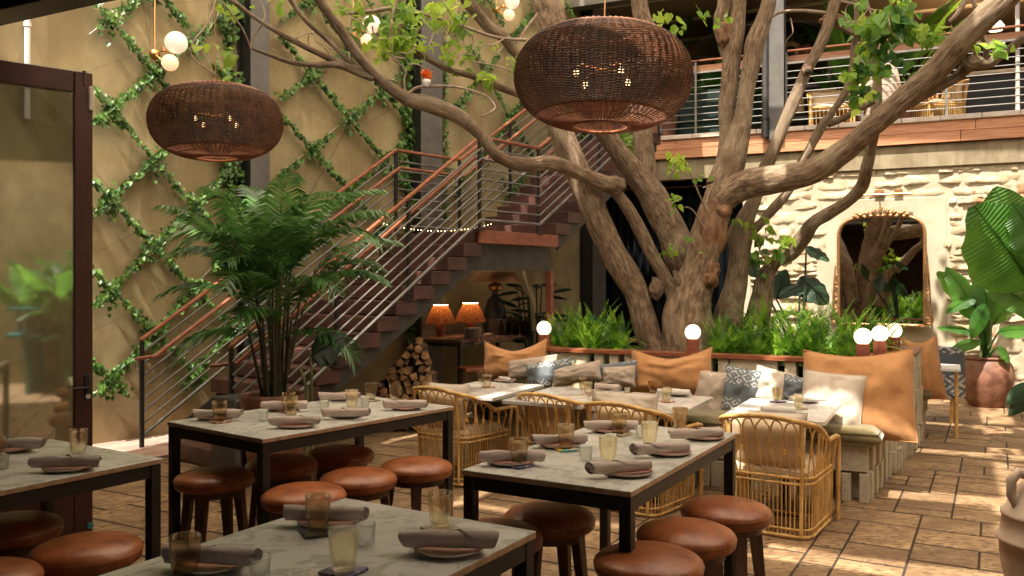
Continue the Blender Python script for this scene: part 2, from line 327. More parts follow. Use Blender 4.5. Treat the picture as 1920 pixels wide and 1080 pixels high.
def patmat(name, a, b, sc, thr=.5):
    m = mat(name, a, .92, bump=.35, bscale=9, bdist=.012); n, N, L, bs = nodes(m)
    tc = N.new('ShaderNodeTexCoord'); sep = N.new('ShaderNodeSeparateXYZ'); L.new(tc.outputs['Object'], sep.inputs[0])
    def mth(op, x, y=None):
        q = N.new('ShaderNodeMath'); q.operation = op
        for k, s in enumerate((x, y)):
            if s is None: continue
            if hasattr(s, 'links'): L.new(s, q.inputs[k])
            else: q.inputs[k].default_value = s
        return q.outputs[0]
    ax = mth('PINGPONG', mth('MULTIPLY', sep.outputs[0], sc), 1); az = mth('PINGPONG', mth('MULTIPLY', sep.outputs[2], sc*1.3), 1)
    dia = mth('PINGPONG', mth('MULTIPLY', mth('ADD', ax, az), 2.5), 1); band = mth('PINGPONG', mth('MULTIPLY', sep.outputs[2], sc*.35), 1)
    f = mth('MULTIPLY', mth('GREATER_THAN', dia, thr), mth('GREATER_THAN', mth('ADD', band, mth('MULTIPLY', nz(m, 3), .5)), .62)); f = mth('MULTIPLY', f, ramp(m, nz(m, 60), .42, .52))
    mixin(m, f, b); return m
M_['bluepat'] = patmat('blue_grey_woven_pattern', (.12,.14,.155), (.46,.46,.43), 16, .55); M_['tanpat'] = patmat('sand_embroidered_linen', (.40,.32,.255), (.56,.48,.40), 7, .8)
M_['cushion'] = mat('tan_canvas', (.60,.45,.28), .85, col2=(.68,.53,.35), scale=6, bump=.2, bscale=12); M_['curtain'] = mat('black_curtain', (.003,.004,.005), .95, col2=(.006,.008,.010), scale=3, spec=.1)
M_['dark'] = mat('painted_interior_shade', (.02,.014,.01), .8); M_['soffit'] = mat('olive_brown_soffit', (.17,.13,.075), .7, col2=(.2,.155,.095), scale=2); M_['strip'] = mat('pale_soffit_trim', (.55,.5,.38), .6)  # interior walls: shade is painted in as a near-black colour
M_['diffuser'] = leafmat('added_diffuser_cloth', (.80,.71,.53), (.82,.73,.55), .8, .9)  # cloth of the unseen panels added to diffuse the sun
M_['white'] = mat('white_paint', (.75,.73,.68), .5); M_['green'] = mat('bottle_green_velvet', (.002,.015,.010), .85, col2=(.004,.022,.014), scale=4)
M_['coping'] = mat('pale_coping_stone', (.56,.46,.36), .8, col2=(.66,.57,.47), scale=5, coord='World', rnd=.07, bump=.3, bscale=22)
M_['roof'] = mat('dark_roof_lining', (.03,.024,.02), .7); M_['logbark'] = mat('log_bark', (.06,.035,.02), .9, col2=(.12,.07,.04), scale=12, rnd=.3, bump=.5)
M_['logend'] = m = mat('split_log_face', (.22,.11,.05), .8, col2=(.42,.24,.10), scale=6, rnd=.35)
M_['red'] = mat('orange_red_petal', (.75,.11,.01), .5, col2=(.8,.25,.02), scale=6); M_['bottle'] = glassmat('brown_bottle_glass', (.40,.32,.20), mixd=.1)
M_['runner'] = m = mat('woven_red_runner', (.23,.05,.045), .9); mixin(m, ramp(m, nz(m, 34, (1,1,1), det=2), .48, .54), (.42,.30,.17)); mixin(m, ramp(m, nz(m, 21, (2,1,1), det=1), .58, .62), (.04,.02,.05))
M_['teal'] = mat('teal_green_glaze', (.03,.2,.19), .4); M_['bluetile'] = m = mat('indigo_glazed_coaster', (.045,.03,.13), .3); mixin(m, ramp(m, nz(m, 40, det=1), .55, .58), (.25,.2,.3))
M_['yeltile'] = m = mat('yellow_teal_glazed_coaster', (.75,.42,.03), .3); mixin(m, ramp(m, nz(m, 16, det=0), .5, .52), (.06,.40,.42)); mixin(m, ramp(m, nz(m, 22, det=0), .58, .6), (.7,.6,.4))
M_['tantile'] = m = mat('sand_glazed_coaster', (.45,.35,.22), .4); mixin(m, ramp(m, nz(m, 40, det=1), .55, .6), (.3,.22,.13)); M_['redtile'] = m = mat('red_glazed_coaster', (.32,.1,.06), .4); mixin(m, ramp(m, nz(m, 36, det=1), .52, .56), (.55,.42,.3)); M_['darktile'] = mat('dark_glazed_coaster', (.03,.028,.03), .3)
M_['plastic'] = mat('pale_pole', (.6,.58,.5), .4)
# ================= setting: floor =================
fl = MB(); fl.box((1, 6, -.0872), (44, 44, .17)); floor = obj('floor', fl, M_['grout'], kind='structure')
TA = R(-29.5); au = Vector((math.cos(TA), math.sin(TA), 0)); bu = Vector((-math.sin(TA), math.cos(TA), 0)); CELL = .19
NI, NJ = 96, 96; O0 = Vector((0, 7.5, 0)) - au*CELL*NI/2 - bu*CELL*NJ/2
occ = [[False]*NJ for _ in range(NI)]; rt = random.Random(5); tiles = []
for j in range(NJ):
    for i in range(NI):
        if occ[i][j]: continue
        opts = [(3,2),(2,2),(3,1),(4,2),(2,1),(2,3),(1,2)]; wts = [5,4,2.2,3,1.4,1,.5]
        while opts:
            k = rt.choices(range(len(opts)), wts)[0]; w, h = opts[k]
            if i+w <= NI and j+h <= NJ and not any(occ[i+a][j+b] for a in range(w) for b in range(h)): break
            opts.pop(k); wts.pop(k)
        else: w, h = 1, 1
        for a in range(w):
            for b in range(h): occ[i+a][j+b] = True
        tiles.append((O0+au*(i+w/2)*CELL+bu*(j+h/2)*CELL, w, h))
def pxof(p): return (960+FOC*p.x/p.y, HY+FOC*(CAMZ-p.z)/p.y) if p.y > .3 else (-999, -999)
def tscore(p):
    x, y = pxof(p)
    if not (-20 < x < 1940 and y < 1110): return 0
    s = 1/p.y**1.6
    if x > 1380: s *= 3
    elif 560 < x < 860 or 860 < x < 1340: s *= .8
    return s
tiles.sort(key=lambda t: -tscore(t[0])); tmesh = {}; rest = MB()
for k, (p, w, h) in enumerate(tiles):
    if k < 295:
        if (w, h) not in tmesh:
            mb = MB(); mb.box((0, 0, 0), (w*CELL-.015, h*CELL-.028, .05), ch=.0018); tmesh[(w, h)] = mb.mesh('floor_tile'); tmesh[(w, h)].materials.append(M_['tile'])
        obj('floor_tile', tmesh[(w, h)], None, floor, (p.x, p.y, -.025+rt.uniform(0, .002)), (rt.uniform(-.001, .001), rt.uniform(-.001, .001), TA))
    else: rest.box((p.x, p.y, -.025+rt.uniform(-.0015, .002)), (w*CELL-.015, h*CELL-.028, .05), TA, ch=.0018)
obj('floor_tiles', rest, M_['tile'], floor, kind='stuff')

# ================= left wall frame =================
WB = Vector((.656, .755, 0)).normalized(); WN = Vector((WB.y, -WB.x, 0)); W0 = Vector((-4.36, 8.86, 0)); WANG = math.atan2(WB.y, WB.x)
def WP(t, o, z): p = W0+WB*t+WN*o; return Vector((p.x, p.y, z))
def wt(px, o=0):
    k = (px-960)/FOC; p = W0+WN*o; return (k*p.y-p.x)/(WB.x-k*WB.y)
def wz(py, px, o=0): return CAMZ-(py-HY)/FOC*WP(wt(px, o), o, 0).y
wl = MB(); c = WP(2.4, -.15, 4.1); wl.box(c, (19.4, .3, 8.2), WANG)
lw = obj('plaster_wall', wl, M_['plaster'], label='tall ochre plaster wall behind the staircase, covered by ivy lattice', cat='wall')
ap = MB(); c = WP(1.6, .55, .012); ap.box(c, (4.6, 1.1, .02), WANG, ch=.004); obj('wall_apron', ap, M_['pink'], floor)

# door side block left of door (interior wall end)
# steel columns
def hcol(pxa, pxb, off, lab, zt=8.0):
    e = empty('steel_column', WP(wt((pxa+pxb)/2, off), 0, 0), WANG, lab, 'column', 'steel columns along the plaster wall')
    wd_ = (wt(pxb, off)-wt(pxa, off)); 
    f = MB(); f.box((0, -off, zt/2), (wd_, .025, zt), ch=.003); obj('front_flange', f, M_['steelg'], e)
    f = MB(); f.box((0, -.03, zt/2), (wd_, .025, zt), ch=.003); obj('rear_flange', f, M_['black'], e)  # black here paints in the shade of the column recess
    f = MB(); f.box((0, -off/2-.015, zt/2), (.03, off-.06, zt), ch=.003); obj('web', f, M_['black'], e)
    f = MB(); f.box((-wd_/2+.03, -off/2-.015, zt/2), (.012, off-.06, zt)); f.box((0, -off/2, .012), (wd_+.12, off+.1, .024)); obj('side_plate', f, M_['black'], e)  # dark sheet painting shade across the recess, plus the base plate
hcol(470, 505, .30, 'left steel column, behind the smaller wicker pendant and the potted palm'); hcol(790, 829, .30, 'right steel column, behind the stair landing and the orange flower')
hcol(1112, 1142, .30, 'slim steel column behind the top of the stairs near the large pendant')

# ================= staircase =================
S0 = Vector((-3.77, 8.69, 0)); SW = 1.515; LZ = 2.33; NR = 14; RU = 3.41/13; RH = LZ/NR
def SP(t, w, z): p = S0+WB*t+WN*w; return Vector((p.x, p.y, z))
st = empty('staircase', SP(0, 0, 0), WANG, 'straight dark red wooden staircase with landing climbing along the plaster wall', 'staircase')
def L(t, w, z): return Vector((t, -w, z))       # local coords of stair root
stepmesh = {}
def step(i, t0, z, rise):
    cutw = .62 if i < 3 else 0
    k = (round(rise, 3), cutw)
    if k not in stepmesh:
        mb = MB(); mb.box((0, -cutw/2, 0), (RU+.045, SW+.02-cutw, rise-.012), ch=.006); stepmesh[k] = mb.mesh('step'); stepmesh[k].materials.append(M_['step'])
    obj('step', stepmesh[k], None, st, L(t0+RU/2, SW/2, z-(rise-.012)/2))
for i in range(13): step(i, i*RU, (i+1)*RH, RH)
lt0, lt1 = 13*RU, 13*RU+1.50
f = MB(); f.box(L((lt0+lt1)/2, SW/2-.03, LZ-.07), (lt1-lt0, SW-.1, .14), ch=.004); obj('landing_deck', f, M_['step'], st)
f = MB(); f.box(L((lt0+lt1)/2, SW, LZ-.075), (lt1-lt0+.02, .05, .16), ch=.005); obj('landing_fascia', f, M_['stepedge'], st)
f = MB(); f.box(L((lt0+lt1)/2+.04, SW-.13, LZ-.155-.16), (lt1-lt0-.02, .03, .32), ch=.003); obj('landing_beam', f, M_['steel'], st)
R2 = (4.19-LZ)/11
for i in range(10): step(13+i, lt1+i*RU, LZ+(i+1)*R2, R2)
def slope_plate(w, t0, t1, z0, rise, name, thk=.03, drop=0, up=.2):
    mb = MB(); sl_ = rise/RU
    pts = [(t0, z0-drop), (t1, z0+(t1-t0)*sl_-drop), (t1, z0+(t1-t0)*sl_+up), (t0, z0+up)]
    vs = [L(t, w-thk/2, z) for t, z in pts]+[L(t, w+thk/2, z) for t, z in pts]
    mb.add(vs, [(0,1,2,3),(7,6,5,4),(0,4,5,1),(1,5,6,2),(2,6,7,3),(3,7,4,0)]); return obj(name, mb, M_['steel'], st)
for w in (.09, SW-.07):
    slope_plate(w, .25, lt0+.02, .02, RH, 'carriage', up=.14, drop=.13); slope_plate(w, lt1+.1, lt1+10*RU, LZ-.13, R2, 'carriage', up=.15, drop=.06)
def soffit(t0, t1, z0, rise):
    mb = MB(); sl_ = rise/RU; a = [L(t0, .1, z0), L(t1, .1, z0+(t1-t0)*sl_), L(t1, SW-.09, z0+(t1-t0)*sl_), L(t0, SW-.09, z0)]
    mb.add(a+[p+Vector((0,0,.02)) for p in a], [(0,1,2,3),(7,6,5,4),(0,4,5,1),(1,5,6,2),(2,6,7,3),(3,7,4,0)]); obj('soffit_plate', mb, M_['steel'], st)
soffit(.45, lt0, .05, RH); soffit(lt1+.12, lt1+10*RU, LZ-.12, R2)

# railings
def railing(w, lab, tstart, tflat, tend, posts, sgn):
    r = empty('stair_railing', SP(tstart, w, 0), WANG, lab, 'railing', 'railings of the staircase')
    top = 1.12; sl1 = RH/RU; sl2 = R2/RU
    def hz(t):      # handrail height
        if t < lt0: return top+(t-tstart)*(LZ)/(lt0-tstart)
        if t <= tflat: return top+LZ
        return top+LZ+(t-tflat)*sl2
    def path(dz, ww, a=tstart, b=tend):
        ts = [a]+[q for q in (lt0, tflat) if a < q < b]+[b]
        return [Vector((t-tstart, -ww, hz(t)+dz)) for t in ts]
    def flat(pa, wid, th, mb):
        for p, q in zip(pa[:-1], pa[1:]):
            d = q-p; ln = d.length; yaw = math.atan2(d.y, d.x); pit = math.atan2(d.z, math.hypot(d.x, d.y))
            mb.box((p+q)/2, (ln+.02, wid, th), ch=.006, rot=Euler((0, -pit, yaw)).to_matrix())
    f = MB(); flat(path(0, 0), .055, .035, f); obj('handrail', f, M_['redwood'], r)
    f = MB(); pa = path(-.24, sgn*.08, tstart+.1); pa = [pa[0]+Vector((-.22, -sgn*.06, -.01))]+[pa[0]+Vector((-.05, 0, 0))]+pa; flat(pa, .045, .032, f); obj('lower_handrail', f, M_['redwood'], r)
    for k in range(8):
        f = MB(); a = posts[0]; pa = path(-.14-k*.122, -sgn*.02); rr = .0125 if k < 7 else .02
        f.tube(pa, rr, 6); obj('rail_bar', f, M_['rail'], r)
    for t in posts:
        zb = LZ if lt0-.01 <= t <= lt1 else (max(0, (int(t/RU)+1)*RH) if t < lt0 else LZ+(int((t-lt1)/RU)+1)*R2)
        if t < .12: zb = 0
        f = MB(); f.box((t-tstart, 0, (hz(t)+zb)/2), (.045, .03, hz(t)-zb-.03), ch=.004); f.box((t-tstart, 0, zb+.008), (.13, .09, .016), ch=.003); p = obj('post', f, M_['black'], r)
        f = MB(); f.tube([(t-tstart, 0, hz(t)-.30), (t-tstart-.02, sgn*.05, hz(t)-.32), (t-tstart-.02, sgn*.08, hz(t)-.26)], .007, 6); obj('rail_bracket', f, M_['black'], p)
    return r
def st_t(px, w):
    k = (px-960)/FOC; p = S0+WN*w; return (k*p.y-p.x)/(WB.x-k*WB.y)
railing(0, 'stair railing nearer the ivy wall with red wood handrail and thin bars', 0, lt0+1.2, lt1+2.7, [0, st_t(520, 0), lt0, lt0+1.2, st_t(955, 0)+.02, lt1+2.5], 1)
railing(SW, 'stair railing on the courtyard side with red wood handrail and grey bars', .105, lt0+1.12, lt1+2.75, [.105, st_t(631, SW), st_t(766, SW), lt0, lt0+1.12, lt1+1.0, lt1+2.6], -1)
# lights strung on landing
e = empty('string_lights', SP(lt0, .6, LZ), WANG, 'short string of warm little bulbs lying on the stair landing', 'string lights')
f = MB(); b = MB()
for k in range(34):
    u = k/33; p = Vector((-.25+u*1.15, .62-u*.9, .05+.10*abs(2*u-1)**2)); M = Matrix.Translation(p); b.lathe([(0,-.006),(.006,0),(0,.006)], 5, M=M)
f.tube([Vector((-.25+u/10*1.15, .62-u/10*.9, .055+.10*abs(2*u/10-1)**2)) for u in range(11)], .003, 4); obj('wire', f, M_['black'], e); obj('bulbs', b, M_['bulb2'], e, kind='stuff')

# ================= balcony building =================
BA = R(180-24.8); BU = Vector((math.cos(BA), math.sin(BA), 0)); BN = Vector((BU.y, -BU.x, 0)); BN = BN if BN.y < 0 else -BN; B0 = Vector((7.36, 12.26, 0))
def BP(s, o, z): p = B0+BU*s+BN*o; return Vector((p.x, p.y, z))
def bs(px, o=0):
    k = (px-960)/FOC; p = B0+BN*o; return (k*p.y-p.x)/(BU.x-k*BU.y)
def bz(px, py, o=0): return CAMZ-(py-HY)/FOC*BP(bs(px, o), o, 0).y
BR = math.atan2(-BU.y, -BU.x)     # local +x = right (towards viewer's right), local -y = toward viewer
def BL(s, o, z): return Vector((-s, -o, z))   # local coordinates of an empty at B0 rotated BR
bal = empty('balcony', B0, BR, 'upper balcony deck with cedar boards and pale coping stones above the stone wall', 'balcony')
f = MB(); f.box(BL(2.0, -3.2, 3.98), (11.6, 6.3, .22)); obj('deck', f, M_['soffit'], bal)
s = -3.4; rr = random.Random(3); pm = []
for z0, z1 in ((3.785, 3.935), (3.94, 4.095)):
    s = -3.4+rr.uniform(-.8, 0)
    while s < 5.5:
        ln = min(rr.uniform(2.0, 2.9), 5.55-s); f = MB(); f.box((0, 0, 0), (ln-.006, .035, z1-z0), ch=.004)
        obj('fascia_board', f, M_['fascia'], bal, BL(s+ln/2, .045, (z0+z1)/2)); s += ln
s = -3.4
while s < 5.5:
    ln = rr.uniform(.32, .62); f = MB(); f.box((0, 0, 0), (ln-.008, .34, .075), ch=.008); obj('coping_stone', f, M_['coping'], bal, BL(s+ln/2, -.06, 4.135)); s += ln
f = MB(); f.box(BL(2.0, -.11, 3.61), (11.6, .2, .345), ch=.004); obj('edge_beam', f, M_['concrete'], bal)
# balcony railing
br = empty('balcony_railing', BP(0, 0, 4.17), BR, 'balcony railing with two wooden rails and horizontal steel bars', 'railing')
ps = [bs(1920)-1.2, bs(1775), bs(1617), bs(1473), bs(1432), bs(1303), 5.35]
for a, b in ((-3.0, bs(1475)), (bs(1440), 5.4)):
    f = MB(); f.box(BL((a+b)/2, -.06, 1.24), (abs(b-a), .07, .025), ch=.005); obj('top_rail', f, M_['redwood'], br)
    f = MB(); f.box(BL((a+b)/2, -.13, 1.13), (abs(b-a), .03, .10), ch=.004); obj('wooden_rail', f, M_['fascia'], br)
    f = MB(); f.box(BL((a+b)/2, -.06, 1.045), (abs(b-a), .03, .035), ch=.004); obj('steel_rail', f, M_['rail'], br)
    for k in range(8):
        f = MB(); f.tube([BL(a, -.06, .13+k*.112), BL(b, -.06, .13+k*.112)], .0085, 6); obj('rail_bar', f, M_['rail'], br)
for q in ps:
    f = MB(); f.box(BL(q, -.06, .62), (.035, .02, 1.21), ch=.003); f.lathe([(.055,0),(.055,.012),(.03,.03),(.0,.032)], 12, M=Matrix.Translation(BL(q, -.06, .0))); obj('post', f, M_['rail'], br)
e = empty('balcony_column', BP(bs(1456, .0), .12, 4.17), BR, 'grey steel column rising from the balcony edge', 'column')
f = MB(); f.box((0, 0, 1.9), (.26, .03, 4.2), ch=.004); obj('flange', f, M_['steelg'], e); f = MB(); f.box((.0, .12, 1.9), (.06, .22, 4.2), ch=.003); obj('web', f, M_['steelg'], e); f = MB(); f.box((0, .24, 1.9), (.26, .025, 4.2), ch=.003); obj('rear_flange', f, M_['steelg'], e)
e = empty('downpipe', BP(bs(1434, .2), .16, 4.0), 0, 'dark drainpipe beside the grey balcony column', 'drainpipe')
f = MB(); f.tube([(0,0,.3),(0,0,3.2)], .05, 12); obj('pipe', f, M_['steel'], e); f = MB(); f.tube([(0,0,.02),(0,0,.3)], .062, 12); f.tube([(0,0,.3),(0,0,.33)], .07, 12); obj('pipe_shoe', f, M_['black'], e)
# building above / behind balcony
def bbox(name, s0, s1, o0, o1, z0, z1, m, lab=None, cat=None, kind=None, parent=None):
    f = MB(); f.box(BP((s0+s1)/2, (o0+o1)/2, (z0+z1)/2), (abs(s1-s0), abs(o1-o0), z1-z0), BR); return obj(name, f, m, label=lab, cat=cat, kind=kind, parent=parent)
bbox('upper_back_wall', -4, 9, -6.4, -6.2, 0, 8.5, M_['dark'], 'rear wall of the upper lounge behind the balcony, shade painted into its colour', 'wall')
e = empty('upper_roof', B0, BR, 'olive brown roof soffit with pale trim strips over the balcony lounge', 'roof')
f = MB(); f.box(BL(2.4, -3.2, 6.75), (13, 6, .25)); obj('soffit', f, M_['soffit'], e); f = MB(); f.box(BL(2.4, .15, 7.3), (13, .25, 1.6)); obj('parapet', f, M_['steelg'], e)
for o, z in ((-.25, 6.6), (-1.6, 6.6), (-2.9, 6.6)):
    f = MB(); f.box(BL(2.4, o, z), (13, .10, .04)); obj('trim_strip', f, M_['strip'], e)
f = MB(); f.box(BL(4.0, -3.4, 6.3), (4.2, .3, .6)); obj('drop_panel', f, M_['soffit'], e); f = MB(); f.box(BL(4.0, -3.24, 5.99), (4.2, .06, .05)); obj('trim_strip', f, M_['strip'], e)

# stone wall below
sw = empty('stone_wall', B0, BR, 'cream painted rough stone wall with the arched mirror niche', 'wall'); SE = bs(1406)
f = MB(); f.box(BL((SE-4)/2, -.22, 1.72), (SE+4, .3, 3.44)); obj('wall_core', f, M_['creamsm'], sw)
variants = []
for k in range(14):
    mb = MB(); nu, nv = 9, 5; sd = k*7.3
    def fn(u, v, sd=sd):
        e_ = min(u, 1-u)*2.2; e2 = min(v, 1-v)*2.0; d = min(1, (e_/.10))**.4*min(1, (e2/.22))**.4 if e_ > 0 and e2 > 0 else 0
        nzv = noise.noise(Vector((u*2.6+sd, v*1.8, sd))); tilt = (v-.5)*.5
        rid = .35*noise.noise(Vector((u*7+sd, v*5, sd+4))); y = .30-(.9*d*(.62+.75*nzv+rid-tilt*.9))
        return Vector((u-.5+(.03*noise.noise(Vector((v*3, sd, 1))) if u in (0, 1) else 0), y, v-.5+(.10*noise.noise(Vector((u*3+sd, 2, v))))))
    mb.grid(fn, nu, nv); me = mb.mesh('stone'); me.materials.append(M_['cream']); variants.append(me)
rs = random.Random(21); z = .0; ns = 0
while z < 3.42:
    h = rs.choice([.07, .10, .13, .17, .22, .27]); h = min(h, 3.44-z)
    s = -1.9+rs.uniform(-.3, 0)
    while s < SE:
        ln = rs.uniform(.22, .85); ln = min(ln, SE-s)
        mid = s+ln/2; z2 = z+h/2
        if .98 < mid < 2.78 and .45 < z2 < 3.0:
            if s < .98: ln = max(.12, .98-s); mid = s+ln/2
            elif s < 2.78: s = max(s+.05, 2.78) if s+ln > 2.78 else s+ln; continue
        elif s < .98 < s+ln and .45 < z2 < 3.0: ln = .98-s; mid = s+ln/2
        if ln > .08 and ns < 298:
            obj('stone', rs.choice(variants), None, sw, BL(mid+rs.uniform(-.03,.03), -.074, z2+rs.uniform(-.012,.012)), (0, rs.uniform(-.025,.025), 0), scale=(ln*1.03, rs.uniform(.045, .105), h*1.12)); ns += 1
        s += ln+.002
    z += h
f = MB(); f.box(BL(1.88, -.075, 1.73), (1.78, .03, 2.52), ch=.008); obj('niche_panel', f, M_['creamsm'], sw)
# picture light
e = empty('picture_light', BP(bs(1655), -.02, bz(1655, 366)), BR, 'brass tube picture light mounted above the arched mirror', 'wall light')
f = MB(); f.tube([(-.42, -.12, 0), (.40, -.12, 0)], .018, 10); obj('tube', f, M_['brass'], e); f = MB(); f.box((-.05, .0, .05), (.14, .03, .08), ch=.005); f.tube([(-.05, 0, .05), (-.05, -.12, .01)], .01, 8); f.box((.22, 0, .06), (.12, .05, .06), ch=.005); obj('bracket', f, M_['gold'], e)

# opening with curtain left of the stone wall
bbox('wall_return', SE, SE+.12, -1.5, -.05, 0, 3.44, M_['creamsm'], 'cream render return at the left end of the stone wall', 'wall')
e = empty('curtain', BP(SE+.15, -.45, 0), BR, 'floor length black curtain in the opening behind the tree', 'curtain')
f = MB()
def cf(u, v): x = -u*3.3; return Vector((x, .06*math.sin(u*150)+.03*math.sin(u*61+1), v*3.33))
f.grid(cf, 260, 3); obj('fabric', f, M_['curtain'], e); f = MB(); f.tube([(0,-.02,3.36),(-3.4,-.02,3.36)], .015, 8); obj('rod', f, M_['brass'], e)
bbox('under_back_wall', SE-.1, 8.5, -2.2, -2.0, 0, 3.8, M_['dark'], 'wall behind the black curtain, shade painted into its near-black colour', 'wall')
e = empty('door_jamb', SP(lt1-.02, SW-.1, 0), WANG, 'slender red brown wooden post under the stair landing', 'post'); f = MB(); f.box((0, 0, .975), (.06, .09, 1.75)); f.box((0,0,.05),(.1,.12,.1)); obj('post', f, M_['stepedge'], e)

# ================= glass door and header, room behind the viewer =================
DD = Vector((.755, .656, 0)).normalized(); D1 = W(172, 530, 5.6); DANG = math.atan2(DD.y, DD.x)
e = empty('glass_door', (D1.x, D1.y, 0), DANG, 'open glass door leaf with dark red frame at the left edge', 'door')
f = MB(); f.box((-.055, 0, 1.545), (.11, .05, 3.05), ch=.005); f.box((-.05, 0, 3.03), (.02, .06, .1), ch=.004); obj('stile', f, M_['doorwood'], e)
f = MB(); f.box((-1.35, 0, 1.545), (.11, .05, 3.05), ch=.005); obj('stile', f, M_['doorwood'], e)
f = MB(); f.box((-.70, 0, 3.0), (1.17, .05, .14), ch=.005); obj('top_rail', f, M_['doorwood'], e); f = MB(); f.box((-.70, 0, .22), (1.17, .05, .40), ch=.005); obj('bottom_rail', f, M_['doorwood'], e)
f = MB(); f.box((-.70, 0, 1.66), (1.2, .012, 2.6)); obj('pane', f, M_['pane'], e)
stile0 = [q for q in e.children][0]
f = MB(); f.tube([(-.035, -.03, 1.02), (-.035, -.07, 1.02), (-.13, -.075, 1.02)], .009, 8); f.box((-.035, -.029, 1.02), (.035, .008, .16), ch=.003); obj('handle', f, M_['black'], stile0); f = MB(); f.tube([(-.03,-.03,.96),(-.03,-.036,.96)], .016, 12); obj('lock_cylinder', f, M_['strip'], stile0)
f = MB(); f.box((-.012, -.03, 2.90), (.03, .02, .16), ch=.006); obj('catch_plate', f, M_['coping'], stile0)
f = MB(); f.tube([(-.02,-.03,.12),(-.02,-.05,.12)], .02, 10); obj('floor_bolt', f, M_['teal'], stile0)
HD = Vector((.89, -.456, 0)).normalized(); H0 = Vector((-3.2, 5.33, 0)); HN = Vector((-HD.y, HD.x, 0)); HANG = math.atan2(HD.y, HD.x)
HZ = 3.3
e = empty('roof_header', H0+Vector((0,0,HZ)), HANG, 'dark roof edge beam crossing the top left corner', 'beam')
f = MB(); f.box((2.4, -.10, .13), (10.4, .2, .26), ch=.006); obj('beam', f, M_['black'], e)
f = MB(); f.box((2.4, .012, .05), (10.4, .02, .05), ch=.003); obj('track', f, M_['steel'], e)
f = MB(); f.box((2.4, -4.2, .16), (10.4, 8, .12)); obj('ceiling', f, M_['roof'], e)
def hbox(name, x0, x1, y0, y1, z0, z1, m, lab, cat):
    p = H0+HD*((x0+x1)/2)+HN*((y0+y1)/2); f = MB(); f.box((p.x, p.y, (z0+z1)/2), (x1-x0, y1-y0, z1-z0), HANG); return obj(name, f, m, label=lab, cat=cat)
hbox('added_rear_wall', -2.8, 9, -8.3, -8.1, 0, 6.5, M_['doorwood'], 'dark panelled wall of the room behind the viewer', 'wall')  # added out of view: keeps mirror reflection dark and light directional
hbox('upper_front_wall', -2.8, 7.6, -.5, -.22, HZ+.28, 4.4, M_['plaster'], 'plaster wall above the covered dining room', 'wall')  # unseen, height kept low so sun reaches the courtyard floor
hbox('side_room_wall', -2.9, -2.7, -8.1, -.3, 0, 3.3, M_['plaster'], 'plaster side wall of the covered dining room', 'wall')
#hbox('right_room_wall', 7.3, 7.5, -8.1, -.3, 0, 3.3, M_['plaster'], 'plaster wall at the right side of the covered dining room', 'wall')
# wall added right of frame to cut flat sky light and bounce warmth
f = MB(); p0 = Vector((7.9, 3.4, 0)); f.box((p0.x, p0.y, 3.4), (21, .3, 6.8), R(60)); obj('added_right_wall', f, M_['plaster'], label='plaster wall closing the courtyard beyond the right edge', cat='wall')
# white vertical pipe on wall
e = empty('white_pipe', WP(wt(47), .06, 0), 0, 'white vertical pipe on the plaster wall above the glass door', 'pipe'); f = MB(); f.tube([(0,0,3.3),(0,0,6)], .028, 10); obj('pipe', f, M_['white'], e)
f = MB()
for z in (3.6, 4.2, 5.6): f.tube([(0,0,z),(0,0,z+.04)], .036, 10)
obj('pipe_clip', f, M_['white'], e)
import re
# ================= counter-height tables =================
TZ = .90
def table_from(corners):
    """corners A (left-front), B (near), C (right-far), D (far) in pixels -> centre, angle of the long side, width, length"""
    P = [PZ(x, y, TZ) for x, y in corners]; c = sum(P, Vector())/4
    ab = ((P[1]-P[0])+(P[2]-P[3]))/2; bc = ((P[2]-P[1])+(P[3]-P[0]))/2
    ang = (math.atan2(bc.y, bc.x)+math.atan2(ab.y, ab.x)+math.pi/2)/2
    return c, ang, ab.length, bc.length
def counter_table(c, ang, w, l, lab):
    e = empty('bar_table', (c.x, c.y, 0), ang, lab, 'table', 'stone topped bar tables'); t = .024; fr = .05
    mb = MB(); mb.box((0, 0, TZ-t/2), (l, w, t), ch=.0025); mb.m = [0]*len(mb.f)
    for k, f in enumerate(mb.f):
        zs = [mb.v[i][2] for i in f]
        if not (min(zs) > TZ-.004): mb.m[k] = 1
    obj('tabletop', mb, [M_['counter'], M_['edge']], e)
    for sx in (-1, 1):
        for sy in (-1, 1):
            f = MB(); f.box((sx*(l/2-fr/2-.004), sy*(w/2-fr/2-.004), (TZ-t-.002)/2), (fr, fr, TZ-t-.004), ch=.003); obj('leg', f, M_['black'], e)
    for sy in (-1, 1):
        f = MB(); f.box((0, sy*(w/2-fr/2-.004), TZ-t-.031), (l-2*fr-.012, fr-.006, .056), ch=.003); obj('apron', f, M_['black'], e)
    for sx in (-1, 1):
        f = MB(); f.box((sx*(l/2-fr/2-.004), 0, TZ-t-.031), (fr-.006, w-2*fr-.012, .056), ch=.003); obj('apron', f, M_['black'], e)
    return e
cM, aM, wM, lM = table_from([(850.8,879.6),(1170.6,919.2),(1394.6,811.7),(1137,792)])
cL, aL, wL, lL = table_from([(307.7,790),(496.7,823.3),(848.8,761.5),(678,741)])
print('M', cM, math.degrees(aM), wM, lM, 'L', cL, math.degrees(aL), wL, lL)
counter_table(cM, aM, wM, lM, 'grey stone topped bar table with black frame in front of the rattan chairs')
counter_table(cL, aL, wL, lL, 'grey stone topped bar table with black frame standing before the staircase and palm')
D_ = PZ(649, 933, TZ); C_ = PZ(1004.7, 996, TZ); E_ = PZ(840.6, 1080, TZ); aF = math.atan2((C_-E_).y, (C_-E_).x); aF = (aF+math.atan2((C_-D_).y, (C_-D_).x)+math.pi/2)/2
wF = (C_-D_).length; lF = 1.45; cF = (C_+D_)/2-Vector((math.cos(aF), math.sin(aF), 0))*lF/2
